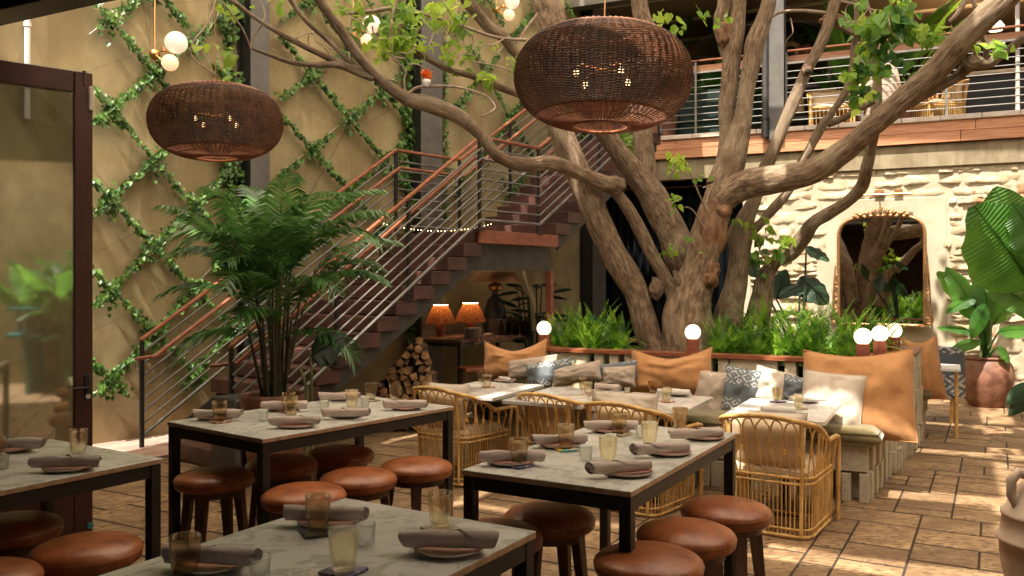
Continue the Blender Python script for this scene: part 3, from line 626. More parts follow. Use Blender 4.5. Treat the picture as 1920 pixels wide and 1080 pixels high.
counter_table(cF, aF, wF, lF, 'nearest grey stone topped bar table, cut off by the bottom edge')
C2 = PZ(295.8, 860.5, TZ); D2 = PZ(102.5, 821.3, TZ); E2 = PZ(0, 924, TZ); aT = math.atan2((C2-E2).y, (C2-E2).x); aT = (aT+math.atan2((C2-D2).y, (C2-D2).x)+math.pi/2)/2
wT = (C2-D2).length; lT = 1.4; cT = (C2+D2)/2-Vector((math.cos(aT), math.sin(aT), 0))*lT/2
counter_table(cT, aT, wT, lT, 'grey stone topped bar table beside the glass door at far left')
print('F', wF, math.degrees(aF), 'T', wT, math.degrees(aT))

# ================= stools =================
SZ = .655
def make_stool():
    e = empty('leather_stool', label='x', cat='stool', group='round leather stools around the bar tables')
    f = MB(); f.lathe([(0,SZ+.012),(.06,SZ+.0115),(.12,SZ+.008),(.165,SZ-.001),(.195,SZ-.014),(.208,SZ-.027),(.211,SZ-.036)], 40); obj('cushion', f, M_['leather'], e)
    f = MB(); f.lathe([(.211,SZ-.036),(.2135,SZ-.040),(.211,SZ-.044)], 40); obj('piping', f, M_['leather'], e)
    f = MB(); f.lathe([(.2105,SZ-.044),(.211,SZ-.056),(.207,SZ-.070),(.198,SZ-.080),(.19,SZ-.082)], 40); f.disc(.19, SZ-.082, 40, flip=True); obj('side_band', f, M_['leather'], e)
    f = MB(); f.lathe([(.165,SZ-.082),(.165,SZ-.12)], 32); f.disc(.165, SZ-.12, 32, flip=True); obj('seat_frame', f, M_['walnut'], e)
    for k in range(4):
        a = math.pi/4+k*math.pi/2; c, s = math.cos(a), math.sin(a); f = MB(); tp = Vector((c*.140, s*.140, SZ-.084)); bt = Vector((c*.205, s*.205, 0)); tx = Vector((-s, c, 0)); rx = Vector((c, s, 0))
        vs = []
        for p, hw, hd in ((bt, .015, .013), (tp, .032, .022)):
            for sx, sy in ((-1,-1),(1,-1),(1,1),(-1,1)): vs.append(p+tx*hw*sx+rx*hd*sy)
        f.add(vs, [(3,2,1,0),(4,5,6,7),(0,1,5,4),(1,2,6,5),(2,3,7,6),(3,0,4,7)]); obj('leg', f, M_['walnut'], e)
    for k in range(4):
        a = math.pi/4+k*math.pi/2; b = a+math.pi/2; f = MB(); z = .19; r = .183; p = Vector((math.cos(a)*r, math.sin(a)*r, z)); q = Vector((math.cos(b)*r, math.sin(b)*r, z)); f.box((p+q)/2, ((q-p).length-.02, .016, .028), math.atan2((q-p).y, (q-p).x), ch=.003); obj('stretcher', f, M_['walnut'], e)
    return e
st0 = None
stools = [(402,884,'round cognac leather stool tucked at the left front corner of the table before the stairs'),
 (529,860,'leather stool second from the left on the far side of the table before the stairs'),
 (638,842,'smallest looking leather stool at the far side of the table before the stairs'),
 (570,916,'leather stool nearest the front leg of the table before the stairs'),
 (672,886,'leather stool between two others on the right side of the table before the stairs'),
 (781,865,'leather stool at the right end of the table before the stairs'),
 (1030,956,'leather stool under the front edge of the table nearest the rattan chairs'),
 (925,990,'leather stool behind the right corner of the nearest table'),
 (1361,944,'leather stool right of the others, beside the sunlit rattan armchair'),
 (1286,988,'middle one of the three leather stools overlapping at bottom right'),
 (1216,1037,'nearest of the three leather stools overlapping at bottom right, cut by bottom edge'),
 (162,1016,'large leather stool at bottom left, in front of the glass door'),
 (18,975,'leather stool cut by the left edge, under the far left table'),
 (-42,1070,'leather stool in the bottom left corner, mostly outside the picture')]
for k, (px, py, lab) in enumerate(stools):
    p = PZ(px, py, SZ); o = make_stool() if st0 is None else dup(st0); st0 = st0 or o
    o.location = (p.x, p.y, 0); o.rotation_euler = (0, 0, random.uniform(0, 1.5)); o['label'] = lab

# ================= place settings =================
def make_plate(r=.106):
    e = empty('side_plate', label='x', cat='plate', group='terracotta side plates on the tables')
    f = MB(); f.lathe([(0,.004),(r*.6,.004),(r*.72,.002),(r*.98,.011),(r,.014),(r*.985,.0165),(r*.95,.016)], 36); obj('rim', f, M_['plate'], e)
    f = MB(); f.lathe([(r*.95,.016),(r*.9,.0125),(r*.75,.0085),(r*.4,.0075),(0,.0072)], 36); obj('well', f, M_['platein'], e); return e
def napkin_mesh(seed, l=.235, r=.021):
    mb = MB(); rn = random.Random(seed); nu, nv = 14, 18; ph = rn.uniform(0, 6)
    def fn(u, v):
        a = v*2*math.pi; x = (u-.5)*l; k = 1+.17*noise.noise(Vector((u*4+seed, math.cos(a)*1.4, math.sin(a)*1.4)))+.06*math.sin(u*9+ph)
        k += .12*max(0, abs(u-.5)*2-.75)*math.sin(a*3+ph)
        x += .010*(1 if u > .98 else (-1 if u < .02 else 0))*math.sin(a+ph)
        return Vector((x, math.cos(a)*r*k*1.12, r+math.sin(a)*r*k))
    mb.grid(fn, nu, nv)
    for sg in (-1, 1):      # rolled ends: inner spiral recess
        pts = []; n = 26
        for i in range(n): a = i/n*4.2*math.pi; rr = r*(.93-.75*i/n); pts.append(Vector((sg*(l/2+.003-.004*i/n*3), math.cos(a)*rr, r+math.sin(a)*rr)))
        vs = [p for p in pts]+[p-Vector((sg*.02, 0, 0)) for p in pts]; mb.add(vs, [(i, i+1, n+i+1, n+i) for i in range(n-1)], True)
        mb.disc(r*.9, 0, 14, M=Matrix.Translation((sg*(l/2-.015), 0, r)) @ Matrix.Rotation(R(90), 4, 'Y'))
    # overlapping flap
    fo = rn.uniform(-.05, .05)
    def flap(u, v): a = v*2.4+.3; x = fo+(u-.5)*.06*(1.6-v)+v*.03; return Vector((x, math.cos(a)*r*1.22, r+math.sin(a)*r*1.14))
    mb.grid(flap, 3, 10)
    return mb
napm = [napkin_mesh(k).mesh('napkin') for k in range(5)]
for me in napm: me.materials.append(M_['napkin'])
napw = [napkin_mesh(k+9).mesh('napkin') for k in range(2)]
for me in napw: me.materials.append(M_['linen'])
def tumbler_mesh(h=.112, r=.042, seed=0):
    mb = MB(); th = .0028
    out = [(r*.66, 0), (r*.72, .004), (r*.78, h*.12), (r*.92, h*.45), (r*1.0, h*.8), (r*1.0, h-.001), (r*.985, h)]
    inn = [(r*.94, h-.001), (r*.94, h*.8), (r*.86, h*.45), (r*.70, h*.14), (r*.55, h*.10), (0, h*.09)]
    mb.lathe([(0, .003)]+out+inn, 28, ripple=.008, rn=5); return mb.mesh('tumbler')
tum = tumbler_mesh(); tum2 = tum.copy(); tum.materials.append(M_['amber']); tum2.materials.append(M_['smoke'])
vm = MB(); vm.lathe([(0,.004),(.022,0),(.026,.004),(.028,.05),(.0305,.062),(.028,.0625),(.0255,.05),(.023,.012),(0,.010)], 40, ripple=.03, rn=20); votm = vm.mesh('votive_glass'); votm.materials.append(M_['clear'])
cm = MB(); cm.box((0, 0, .0045), (.098, .098, .008), ch=.0015); cmm = {k: cm.mesh('coaster') for k in ('bluetile', 'yeltile', 'tantile', 'redtile', 'darktile')}
for k, me in cmm.items(): me.materials.append(M_[k])
plate0 = [None]; cnt = [0]
def topp(px, py, z=TZ, eps=.0012): p = PZ(px, py, z); return Vector((p.x, p.y, z+eps))
def plate(px, py, where, z=TZ, s=1):
    p = topp(px, py, z); o = make_plate() if plate0[0] is None else dup(plate0[0]); plate0[0] = plate0[0] or o
    o.location = p; o.scale = (s, s, s); o['label'] = 'pink side plate '+where; return o
def napkin(px, py, ang, where, z=TZ, white=False, on=True, s=1):
    s *= 1.14; me = (napw if white else napm)[cnt[0] % (2 if white else 5)]; cnt[0] += 1; p = topp(px, py, z+(.017 if on else 0)+.02*s); p.z -= .02*s
    return obj('rolled_napkin', me, None, None, p, (0, 0, ang), (s, s, s), label=('white' if white else 'taupe')+' rolled napkin '+where, cat='napkin', group='rolled napkins on the tables')
def glass(px, py, where, z=TZ, smoke=False, coaster=None, s=1, rot=0):
    p = topp(px, py, z)
    if coaster:
        obj('coaster', cmm[coaster], None, None, (p.x, p.y, p.z), (0, 0, rot), label={'bluetile': 'indigo glazed', 'yeltile': 'yellow and teal glazed', 'tantile': 'sand coloured', 'redtile': 'red brown', 'darktile': 'dark'}[coaster]+' coaster '+re.sub(r'^on the [a-z ]*coaster', '', where).strip(' ,'), cat='coaster', group='square tile coasters under the glasses'); p = p+Vector((0, 0, .0095))
    return obj('tumbler', tum2 if smoke else tum, None, None, p, (0, 0, random.uniform(0, 6)), (s, s, s), label=('smoky' if smoke else 'amber')+' tumbler '+where, cat='glass', group='amber tumblers on the tables')
def votive(px, py, where, z=TZ): return obj('votive_glass', votm, None, None, topp(px, py, z), label='clear ribbed votive '+where, cat='votive glass', group='ribbed votive glasses on the tables')
RT = 'table nearest the rattan chairs'; LT = 'table before the stairs'; NT = 'nearest table'; DT = 'far left table'
aa = R(-4)
plate(958,869,'at the near left seat of the '+RT); napkin(960,856,R(2),'at the near left seat of the '+RT)
glass(973,875,'on the blue coaster of the '+RT, smoke=True, coaster='bluetile', rot=R(40))
plate(1050,837,'at the middle left seat of the '+RT); napkin(1050,824,R(8),'at the middle left seat of the '+RT)
glass(1061,844,'on the yellow and teal coaster of its setting', smoke=True, coaster='yeltile', rot=R(20))
plate(1146,809,'at the far left seat of the '+RT); napkin(1145,798,R(-2),'at the far left seat of the '+RT)
glass(1161,816,'on the sand coaster of the '+RT, smoke=True, coaster='tantile', rot=R(50))
plate(1178,889,'at the near right corner of the '+RT); napkin(1163,876,R(14),'at the near right corner of the '+RT)
glass(1140,865,'in the middle of the near end of the '+RT)
plate(1254,851,'at the middle right seat of the '+RT); napkin(1240,841,R(12),'at the middle right seat of the '+RT)
glass(1218,834,'behind the middle right napkin of the '+RT)
plate(1320,822,'at the far right seat of the '+RT); napkin(1303,813,R(12),'at the far right seat of the '+RT)
glass(1275,803,'near the far right corner of the '+RT, smoke=True)
votive(1098,863,'in the middle of the '+RT); votive(1146,838,'behind the amber glass of the '+RT); votive(1202,822,'at the far end of the '+RT)
plate(406,785,'at the left end of the '+LT); napkin(408,776,R(2),'at the left end of the '+LT); glass(412,792,'on the red coaster at the left end of the '+LT, coaster='redtile', rot=R(45), smoke=True)
plate(556,800,'at the near side middle seat of the '+LT); napkin(553,789,R(8),'at the near side middle seat of the '+LT); glass(546,779,'behind the middle napkin of the '+LT)
plate(651,781,'at the near side right seat of the '+LT, s=.95); napkin(648,774,R(3),'at the near side right seat of the '+LT); glass(660,764,'behind the right napkin of the '+LT)
plate(763,767,'at the right end of the '+LT, s=.92); napkin(760,758,R(3),'at the right end of the '+LT); glass(741,751,'at the right end of the '+LT)
plate(534,768,'at the far side left seat of the '+LT); napkin(534,760,R(3),'at the far side left seat of the '+LT); glass(541,773,'on the brown coaster at the far side of the '+LT, coaster='redtile', rot=R(45), smoke=True)
plate(640,749,'at the far side right seat of the '+LT, s=.9); napkin(636,743,R(2),'at the far side right seat of the '+LT); glass(695,752,'on the sand coaster at the far side of the '+LT, coaster='tantile', rot=R(50))
votive(493,790,'at the left of the '+LT); votive(608,772,'at the middle of the '+LT); votive(684,764,'at the right of the '+LT)
plate(842,1033,'at the right seat of the '+NT); napkin(842,1012,R(-3),'at the right seat of the '+NT, s=1.03); glass(826,994,'on the pale coaster of the '+NT, coaster='tantile', rot=R(40))
plate(618,982,'at the far left seat of the '+NT); napkin(608,964,R(-4),'at the far left seat of the '+NT); glass(596,1001,'on the dark coaster of the '+NT, smoke=True, coaster='darktile', rot=R(25))
glass(644,1074,'on the blue coaster at the bottom edge', coaster='bluetile', rot=R(60)); glass(347,1082,'at the bottom edge beside the near left napkin', smoke=True)
plate(396,1062,'at the near left seat of the '+NT); napkin(393,1042,R(-8),'at the near left seat of the '+NT)
votive(686,1020,'in the middle of the '+NT); votive(487,1085,'at the bottom edge of the '+NT)
plate(130,880,'in front of the amber glass on the '+DT); napkin(124,866,R(6),'in front of the amber glass on the '+DT); glass(147,850,'behind the napkin on the '+DT)
plate(20,845,'at the left edge on the '+DT); napkin(24,832,R(6),'at the left edge on the '+DT); glass(-6,868,'cut by the left edge on the '+DT, smoke=True); votive(3,880,'at the left edge on the '+DT)

# ================= marble bistro tables =================
BZ = .75; AD = Vector((-math.cos(R(27)), math.sin(R(27)), 0)); BD = Vector((math.cos(R(57)), math.sin(R(57)), 0)); BENCHANG = math.atan2(-AD.y, -AD.x)
def bistro(px, py, lab, w=.70, l=1.0):
    p = PZ(px, py, BZ); c = p+AD*w/2+BD*l/2
    e = empty('bistro_table', (c.x, c.y, 0), BENCHANG, lab, 'table', 'marble bistro tables along the bench')
    f = MB(); f.box((0, 0, BZ-.015), (w, l, .03), ch=.003); obj('tabletop', f, M_['marble'], e)
    f = MB(); f.tube([(0,0,.03),(0,0,BZ-.03)], .035, 12); obj('column', f, M_['black'], e)
    f = MB(); f.lathe([(.24,0),(.24,.012),(.20,.022),(.04,.04),(0,.04)], 24); obj('base', f, M_['black'], e)
bistro(1532, 790, 'white marble table at the right end of the cushioned bench'); bistro(1262, 774, 'white marble table second from the right along the bench')
bistro(1080, 760, 'white marble table behind the two middle rattan chairs'); bistro(914, 745, 'white marble table at the left end of the bench')
G1, G2, G3, G4 = 'on the leftmost marble table', 'on the marble table behind the middle chairs', 'on the second marble table from the right', 'on the rightmost marble table'
glass(914,727,G1+', in front', BZ, s=.95, coaster='redtile', rot=.6); glass(902,716,G1+', behind', BZ, s=.95); plate(947,715,G1, BZ); napkin(948,711,R(-60),G1+', right', BZ, True, s=.8); napkin(876,726,R(10),G1+', left', BZ, True, s=.9); plate(884,728,G1+', left', BZ)
glass(1103,741,G2+', in front', BZ, s=.9, coaster='redtile', rot=.5); glass(1093,730,G2+', behind', BZ, s=.9, smoke=True); plate(1136,729,G2, BZ); napkin(1139,725,R(-25),G2, BZ, False, s=.85)
glass(1250,754,G3+', in front', BZ, s=.95, coaster='redtile', rot=.5); glass(1224,738,G3+', behind', BZ, s=.95, smoke=True); plate(1270,741,G3, BZ); napkin(1263,735,R(-15),G3, BZ, True)
glass(1497,767,G4+', in front', BZ, s=.9, coaster='tantile', rot=.5); glass(1458,754,G4+', behind', BZ, s=.95, smoke=True, coaster='bluetile', rot=.4); plate(1512,753,G4, BZ); napkin(1512,748,R(0),G4+', behind', BZ, True); napkin(1460,768,R(-10),G4+', in front', BZ, True, on=False, s=.9)

# ================= rattan armchairs =================
def uw(w, d, r, n=26, flare=0, z=None, loop=.0):
    """open U: front-left -> back -> front-right.  local +y faces forward, back at -y"""
    pts = []; segs = []
    hw, hd = w/2, d/2
    L1 = 2*hd-r; A = math.pi*r/2; B = 2*hw-2*r; T = 2*L1+2*A+B
    for i in range(n+1):
        s = i/n*T
        if s < L1: p = (-hw, hd-s)
        elif s < L1+A: a = (s-L1)/r; p = (-hw+r-r*math.cos(a), -hd+r-r*math.sin(a))
        elif s < L1+A+B: p = (-hw+r+(s-L1-A), -hd)
        elif s < L1+2*A+B: a = (s-L1-A-B)/r; p = (hw-r+r*math.sin(a), -hd+r-r*math.cos(a))
        else: p = (hw, -hd+r+(s-L1-2*A-B))
        pts.append((p[0], p[1], i/n))
    return pts
def topz(u): 
    b = max(0, math.sin(math.pi*min(1, max(0, (u-.14)/.72)))); return .615+.20*(b**.75)
def make_armchair():
    e = empty('rattan_armchair', label='x', cat='armchair', group='rattan armchairs facing the bench')
    wt_, dt_, wb, db = .66, .64, .58, .58
    def P(u, lv):      # lv 0 base .. .4 seat .. top
        A = uw(wt_, dt_, .17, 120)[int(u*120+.5)]; B = uw(wb, db, .10, 120)[int(u*120+.5)]; S = uw(wb+.02, db+.02, .12, 120)[int(u*120+.5)]; zt = topz(u)
        if lv <= .4: k = lv/.4; return Vector((B[0]*(1-k)+S[0]*k, B[1]*(1-k)+S[1]*k, .02+lv*.975))
        k = (lv-.4)/(1-.4); lean = .05*(k**1.3)*max(0, math.sin(math.pi*u)); return Vector((S[0]*(1-k)+A[0]*k, S[1]*(1-k)+A[1]*k-lean, .41+(zt-.41)*k))
    def ring(lv, r, name, us=None, n=44):
        f = MB(); f.tube([P(i/n, lv) for i in range(n+1)], r, 7); return obj(name, f, M_['rattan'], e)
    # top rail with front curl down to the feet
    f = MB(); pa = []
    fl_, fr_ = P(0, 1), P(1, 1)
    pa += [fl_+Vector((0, .02, -.60)), fl_+Vector((0, .035, -.30)), fl_+Vector((0, .045, -.06)), fl_+Vector((0, .025, -.012))]
    pa += [P(i/48, 1) for i in range(1, 48)]; pa += [fr_+Vector((0, .025, -.012)), fr_+Vector((0, .045, -.06)), fr_+Vector((0, .035, -.30)), fr_+Vector((0, .02, -.60))]
    f.tube(pa, .0175, 9); obj('top_rail', f, M_['rattan'], e)
    ring(.4, .009, 'seat_ring'); ring(.36, .008, 'seat_ring')
    f = MB(); pa = [P(i/44, 0) for i in range(45)]; f.tube(pa, .013, 7); f.tube([P(0, 0), P(1, 0)], .013, 7); obj('base_ring', f, M_['rattan'], e)
    f = MB(); f.tube([P(i/44, .05)+Vector((0, 0, .0)) for i in range(45)], .008, 6); obj('base_ring', f, M_['rattan'], e)
    f = MB(); f.tube([P(0, .4), P(1, .4)], .014, 7); obj('seat_rail', f, M_['rattan'], e)
    for u in (.36, .64):       # rear posts
        f = MB(); f.tube([P(u, 0), P(u, .2), P(u, .4), P(u, .7), P(u, 1)], .0135, 8); obj('rear_post', f, M_['rattan'], e)
    for u in (.015, .985):
        f = MB(); f.tube([P(u, 0)+Vector((0,.02,0)), P(u, .4)+Vector((0,.02,0)), P(u, .95)], .013, 8); obj('front_post', f, M_['rattan'], e)
    N = 58
    for i in range(1, N):      # lower canes
        u = i/N; f = MB(); f.tube([P(u, 0), P(u, .2), P(u, .4)], .0052, 5, caps=False); obj('cane', f, M_['rattan'], e)
    for i in range(9):         # front canes
        k = (i+1)/10; f = MB(); f.tube([P(0, 0).lerp(P(1, 0), k), P(0, .4).lerp(P(1, .4), k)], .0052, 5, caps=False); obj('cane', f, M_['rattan'], e)
    NA = 17
    for i in range(NA):        # arched canes: each a hairpin
        u0 = .05+i*.9/NA; u1 = u0+.9/NA*1.02; um = (u0+u1)/2; q = (u1-u0)
        f = MB(); pts = [P(um-q*.12, .4), P(u0+q*.18, .62), P(u0+q*.04, .80), P(u0+q*.10, .90), P(u0+q*.28, .955), P(um, .975), P(u1-q*.28, .955), P(u1-q*.10, .90), P(u1-q*.04, .80), P(u1-q*.18, .62), P(um+q*.12, .4)]
        f.tube(pts, .0058, 5, caps=False); obj('arched_cane', f, M_['rattan'], e)
        f = MB(); c = P(u0, .66); f.tube([c-Vector((0,0,.016)), c+Vector((0,0,.016))], .0135, 6); obj('binding', f, M_['rattan'], e)
    f = MB()                    # seat deck
    f.box((0, 0, .405), (.54, .54, .02), ch=.004); obj('seat_deck', f, M_['rattan'], e)
    f = MB(); f.grid(lambda u, v: Vector(((u-.5)*.54, (v-.5)*.52+.01, .42+.075*(1-abs(2*u-1)**6)**.5*(1-abs(2*v-1)**6)**.5)), 14, 14); f.box((0,.01,.43),(.53,.51,.02)); obj('seat_cushion', f, M_['cushion'], e)
    f = MB()                    # back cushion
    def bc(sg): return lambda u, v: Vector(((u-.5)*.48, -.19-.06*v+sg*.05*(1-abs(2*u-1)**5)**.5*(1-abs(2*v-1)**5)**.5, .44+v*.33))
    f.grid(bc(1), 14, 12); f.grid(bc(-1), 14, 12); obj('back_cushion', f, M_['cushion'], e)
    return e
ch0 = make_armchair()
def bl2(p): return (p.x, p.y, 0)
chairs = [((1.86, 5.98), 57, 'sunlit honey rattan armchair at the right, beside the marble table'), ((.98, 6.52), 50, 'honey rattan armchair with a white pillow, second from the right'),
          ((.47, 7.02), 48, 'honey rattan armchair third from the right, behind the bar table'), ((-.44, 7.45), 50, 'leftmost honey rattan armchair in front of the bench')]
for k, ((x, y), a, lab) in enumerate(chairs):
    o = ch0 if k == 0 else dup(ch0); o.location = (x, y, 0); o.rotation_euler = (0, 0, R(a-90)); o['label'] = lab

# ================= banquette and planter of breeze blocks =================
NB = Vector((-AD.y, AD.x, 0)); NB = NB if NB.y > 0 else -NB      # pointing away from viewer
NBb = Vector((math.cos(R(58)), math.sin(R(58)), 0))
BF = Vector((2.75, 6.56, 0)); DW = 1.2; DP = 3.1; BLN = 3.55; LEDZ = 1.0
def QP(s, d, z): p = BF+AD*s+NBb*d; return Vector((p.x, p.y, z))      # s to the left, d away
QR = BENCHANG
bq = empty('block_bench', QP(0, 0, 0), QR, 'long bench of stacked pale breeze blocks in front of the planter', 'bench')
pl = empty('block_planter', QP(0, 0, 0), QR, 'long planter of pale breeze blocks with wooden ledge holding the big tree', 'planter')
Minv = Matrix.Translation(QP(0,0,0)) @ Matrix.Rotation(QR, 4, 'Z'); Minv = Minv.inverted()
def ql(s, d, z): return Minv @ QP(s, d, z)
bm = {}
def blk(parent, s, d, z, size, ang=0):
    k = tuple(round(q, 3) for q in size)
    if k not in bm: mb = MB(); mb.box((0,0,0), k, ch=.004); bm[k] = mb.mesh('block'); bm[k].materials.append(M_['block'])
    obj('block', bm[k], None, parent, ql(s, d, z), (0, 0, ang))
EA = R(58)-QR           # direction of the end face in local terms
# bench front: top course of panels, below fins with gaps
s = 0.02
while s < BLN-.05:
    blk(bq, s+.20, .05, .335, (.40, .09, .20)); blk(bq, s+.03, .1, .11, (.07, .20, .22)); blk(bq, s+.16, .1, .11, (.07, .20, .22)); 
    if int(s*10) % 3 == 0: blk(bq, s+.30, .1, .11, (.07, .20, .22))
    else: blk(bq, s+.315, .05, .11, (.16, .09, .22))
    s += .41
f = MB(); a, b, c, d = ql(.02,.3,0), ql(BLN,.3,0), ql(BLN,DW-.05,0), ql(.12,DW-.05,0); up = Vector((0,0,.43))
f.add([a,b,c,d,a+up,b+up,c+up,d+up], [(0,1,2,3),(7,6,5,4),(0,4,5,1),(1,5,6,2),(2,6,7,3),(3,7,4,0)]); obj('bench_core', f, M_['soil'], bq)  # dark colour on the core paints shade into the gaps between blocks
f = MB(); a, b, c, d = ql(.0,.0,.437), ql(BLN,.0,.437), ql(BLN,DW-.02,.437), ql(.0,DW-.02,.437); up = Vector((0,0,.018)); f.add([a,b,c,d,a+up,b+up,c+up,d+up], [(0,1,2,3),(7,6,5,4),(0,4,5,1),(1,5,6,2),(2,6,7,3),(3,7,4,0)]); obj('seat_slab', f, M_['block'], bq)
# end face of the bench: staggered upright slabs
rb = random.Random(8); d = .12; k = 0
while d < DW:
    off = (.03, 0, .045, .012)[k % 4]; blk(bq, off+.10, d, .335, (.20, .052, .20), EA-R(90)); blk(bq, .10+(.0, .04, .015)[k % 3], d+.02, .11, (.20, .052, .22), EA-R(90)); d += .077; k += 1
# planter end wall
k = 0; z = 0
hs = (.20, .20, .20, .20, .15)
for hh in hs:
    d = DW+.03+(.03 if k % 2 else 0)
    while d < DP:
        off = rb.choice((0, .018, .05, .03)); blk(pl, off+.06, d, z+hh/2, (.20, .055, hh-.006), EA-R(90)); d += rb.choice((.075, .078, .08, .13))
    z += hh; k += 1
# planter front wall above the seat
s = 0.05; k = 0
while s < BLN-.03:
    m_ = (k % 4)
    for z0, z1 in ((.46, .72), (.725, .965)):
        if m_ in (0,): blk(pl, s+.22, DW+.05, (z0+z1)/2, (.44, .09, z1-z0-.004))
        else: blk(pl, s+.05, DW+.1, (z0+z1)/2, (.10, .20, z1-z0-.004))
    s += .46 if m_ == 0 else .165; k += 1
for d0, d1, s0, s1, z0, z1, nm, mm in ((DW+.2, DP-.1, .16, BLN-.1, .02, .90, 'soil_bed', 'soil'),):
    f = MB(); a, b, c, d = ql(s0,d0,z0), ql(s1,d0,z0), ql(s1,d1,z0), ql(s0,d1,z0); up = Vector((0,0,z1-z0)); f.add([a,b,c,d,a+up,b+up,c+up,d+up], [(0,1,2,3),(7,6,5,4),(0,4,5,1),(1,5,6,2),(2,6,7,3),(3,7,4,0)]); obj(nm, f, M_[mm], pl)
def ledge(s0, s1, d0, d1):
    f = MB(); a, b, c, d = ql(s0,d0,LEDZ-.03), ql(s1,d0,LEDZ-.03), ql(s1,d1,LEDZ-.03), ql(s0,d1,LEDZ-.03); up = Vector((0,0,.032)); f.add([a,b,c,d,a+up,b+up,c+up,d+up], [(0,1,2,3),(7,6,5,4),(0,4,5,1),(1,5,6,2),(2,6,7,3),(3,7,4,0)]); obj('ledge_board', f, M_['redwood'], pl)
for a, b in ((.42, 1.45), (1.455, 2.5), (2.505, BLN+.05)): ledge(a, b, DW-.04, DW+.20)
for i in range(4): ledge(-.02+i*.11, .085+i*.11, DW-.04, DP+.03)
ledge(.42, BLN, DP-.2, DP+.03); ledge(BLN-.2, BLN+.05, DW+.21, DP-.21)
f = MB(); a = ql(BLN-.08, DW+.02, .02); b = ql(BLN-.08, DP, .02); f.box((a+b)/2+Vector((0,0,.47)), ((b-a).length, .14, .94), math.atan2((b-a).y, (b-a).x)); obj('block', f, M_['block'], pl)
# back bench beyond planter
bb = empty('rear_block_bench', QP(0, 0, 0), QR, 'short end of a second block bench behind the planter with dark cushion', 'bench')
d = DP+.06; k = 0
while d < DP+.75: blk(bb, .10+(.0, .03)[k % 2], d, .335, (.20, .055, .20), EA-R(90)); blk(bb, .12, d, .11, (.20, .075, .22), EA-R(90)); d += .08; k += 1
f = MB(); a, b, c, d = ql(.2,DP,.01), ql(2.2,DP,.01), ql(2.2,DP+.7,.01), ql(.2,DP+.7,.01); up = Vector((0,0,.42)); f.add([a,b,c,d,a+up,b+up,c+up,d+up], [(0,1,2,3),(7,6,5,4),(0,4,5,1),(1,5,6,2),(2,6,7,3),(3,7,4,0)]); obj('bench_core', f, M_['block'], bb)
# seat cushions
def mattress(s0, s1, d0, d1, z, lab):
    mb = MB(); a = (s1-s0)/2; b = (d1-d0)/2; th = .12
    def fn(u, v):
        x = (u-.5)*2; y = (v-.5)*2; e_ = (1-abs(x)**8)**.35*(1-abs(y)**8)**.35; return Vector((x*a, y*b, th*(.62+.38*e_)+.008*noise.noise(Vector((x*3, y*3, s0)))))
    mb.grid(fn, 22, 16)
    ring = [(-a,-b),(a,-b),(a,b),(-a,b)]; n = 14
    def side(u, v):
        q = u*4; i = min(3, int(q)); k = q-i; p = Vector(ring[i]).lerp(Vector(ring[(i+1)%4]), k); bulge = 1+.05*math.sin(v*math.pi)/max(a, b)*.6; return Vector((p.x*bulge, p.y*bulge, v*th*.62+.006*noise.noise(Vector((u*30, v*2, 1)))))
    mb.grid(side, 56, 4)
    p = QP((s0+s1)/2, (d0+d1)/2, z); o = empty('seat_cushion', p, QR, lab, 'cushion', 'olive velvet cushions on the bench')
    obj('cushion_body', mb, M_['olive'], o); f = MB()
    for zz in (.006, th*.64):
        f.tube([Vector((ring[i % 4][0]*1.01, ring[i % 4][1]*1.01, zz)) for i in range(5)], .009, 6, caps=False)
    obj('piping', f, M_['olive'], o)
mattress(-.03, 1.0, -.04, .66, .456, 'olive velvet mattress cushion at the right end of the bench'); mattress(1.03, 2.2, -.04, .66, .456, 'olive velvet mattress cushion on the middle of the bench'); mattress(2.23, 3.5, -.04, .66, .456, 'olive velvet mattress cushion at the left end of the bench')
mattress(-.05, 1.2, DP+.12, DP+.80, .446, 'dark olive cushion on the rear bench behind the planter')

# ================= pillows =================
def pillow_mesh(w, h, t, sag=.03, seed=0, n=22, wr=.012):
    mb = MB(); 
    def base(u, v, sg):
        x = (u-.5)*2; y = (v-.5)*2; cr = (x*x)*(y*y); px = x*(w/2)*(1-.055*(1-y*y)); py = y*(h/2)*(1-.055*(1-x*x))
        if y > 0: py -= sag*2.2*y*(1-abs(x)**1.6)
        th = t/2*((1-abs(x)**2.6)*(1-abs(y)**2.6))**.55
        q = wr*noise.noise(Vector((x*2.1+seed, y*2.1, sg*3)))*2+wr*.9*noise.noise(Vector((x*5+seed, y*4+x*2, sg*3)))+wr*.6*math.sin((x*4+y*7)+seed)*(abs(x)*abs(y))
        return Vector((px, -sg*(th+q*min(1, (1-abs(x))*5)*min(1, (1-abs(y))*5)), py))
    mb.grid(lambda u, v: base(u, v, 1), n, n); mb.grid(lambda u, v: base(u, v, -1), n, n); return mb
def line_pt(px, d):
    k = (px-960)/FOC; p = BF+NBb*d; s = (k*p.y-p.x)/(AD.x-k*AD.y); return p+AD*s
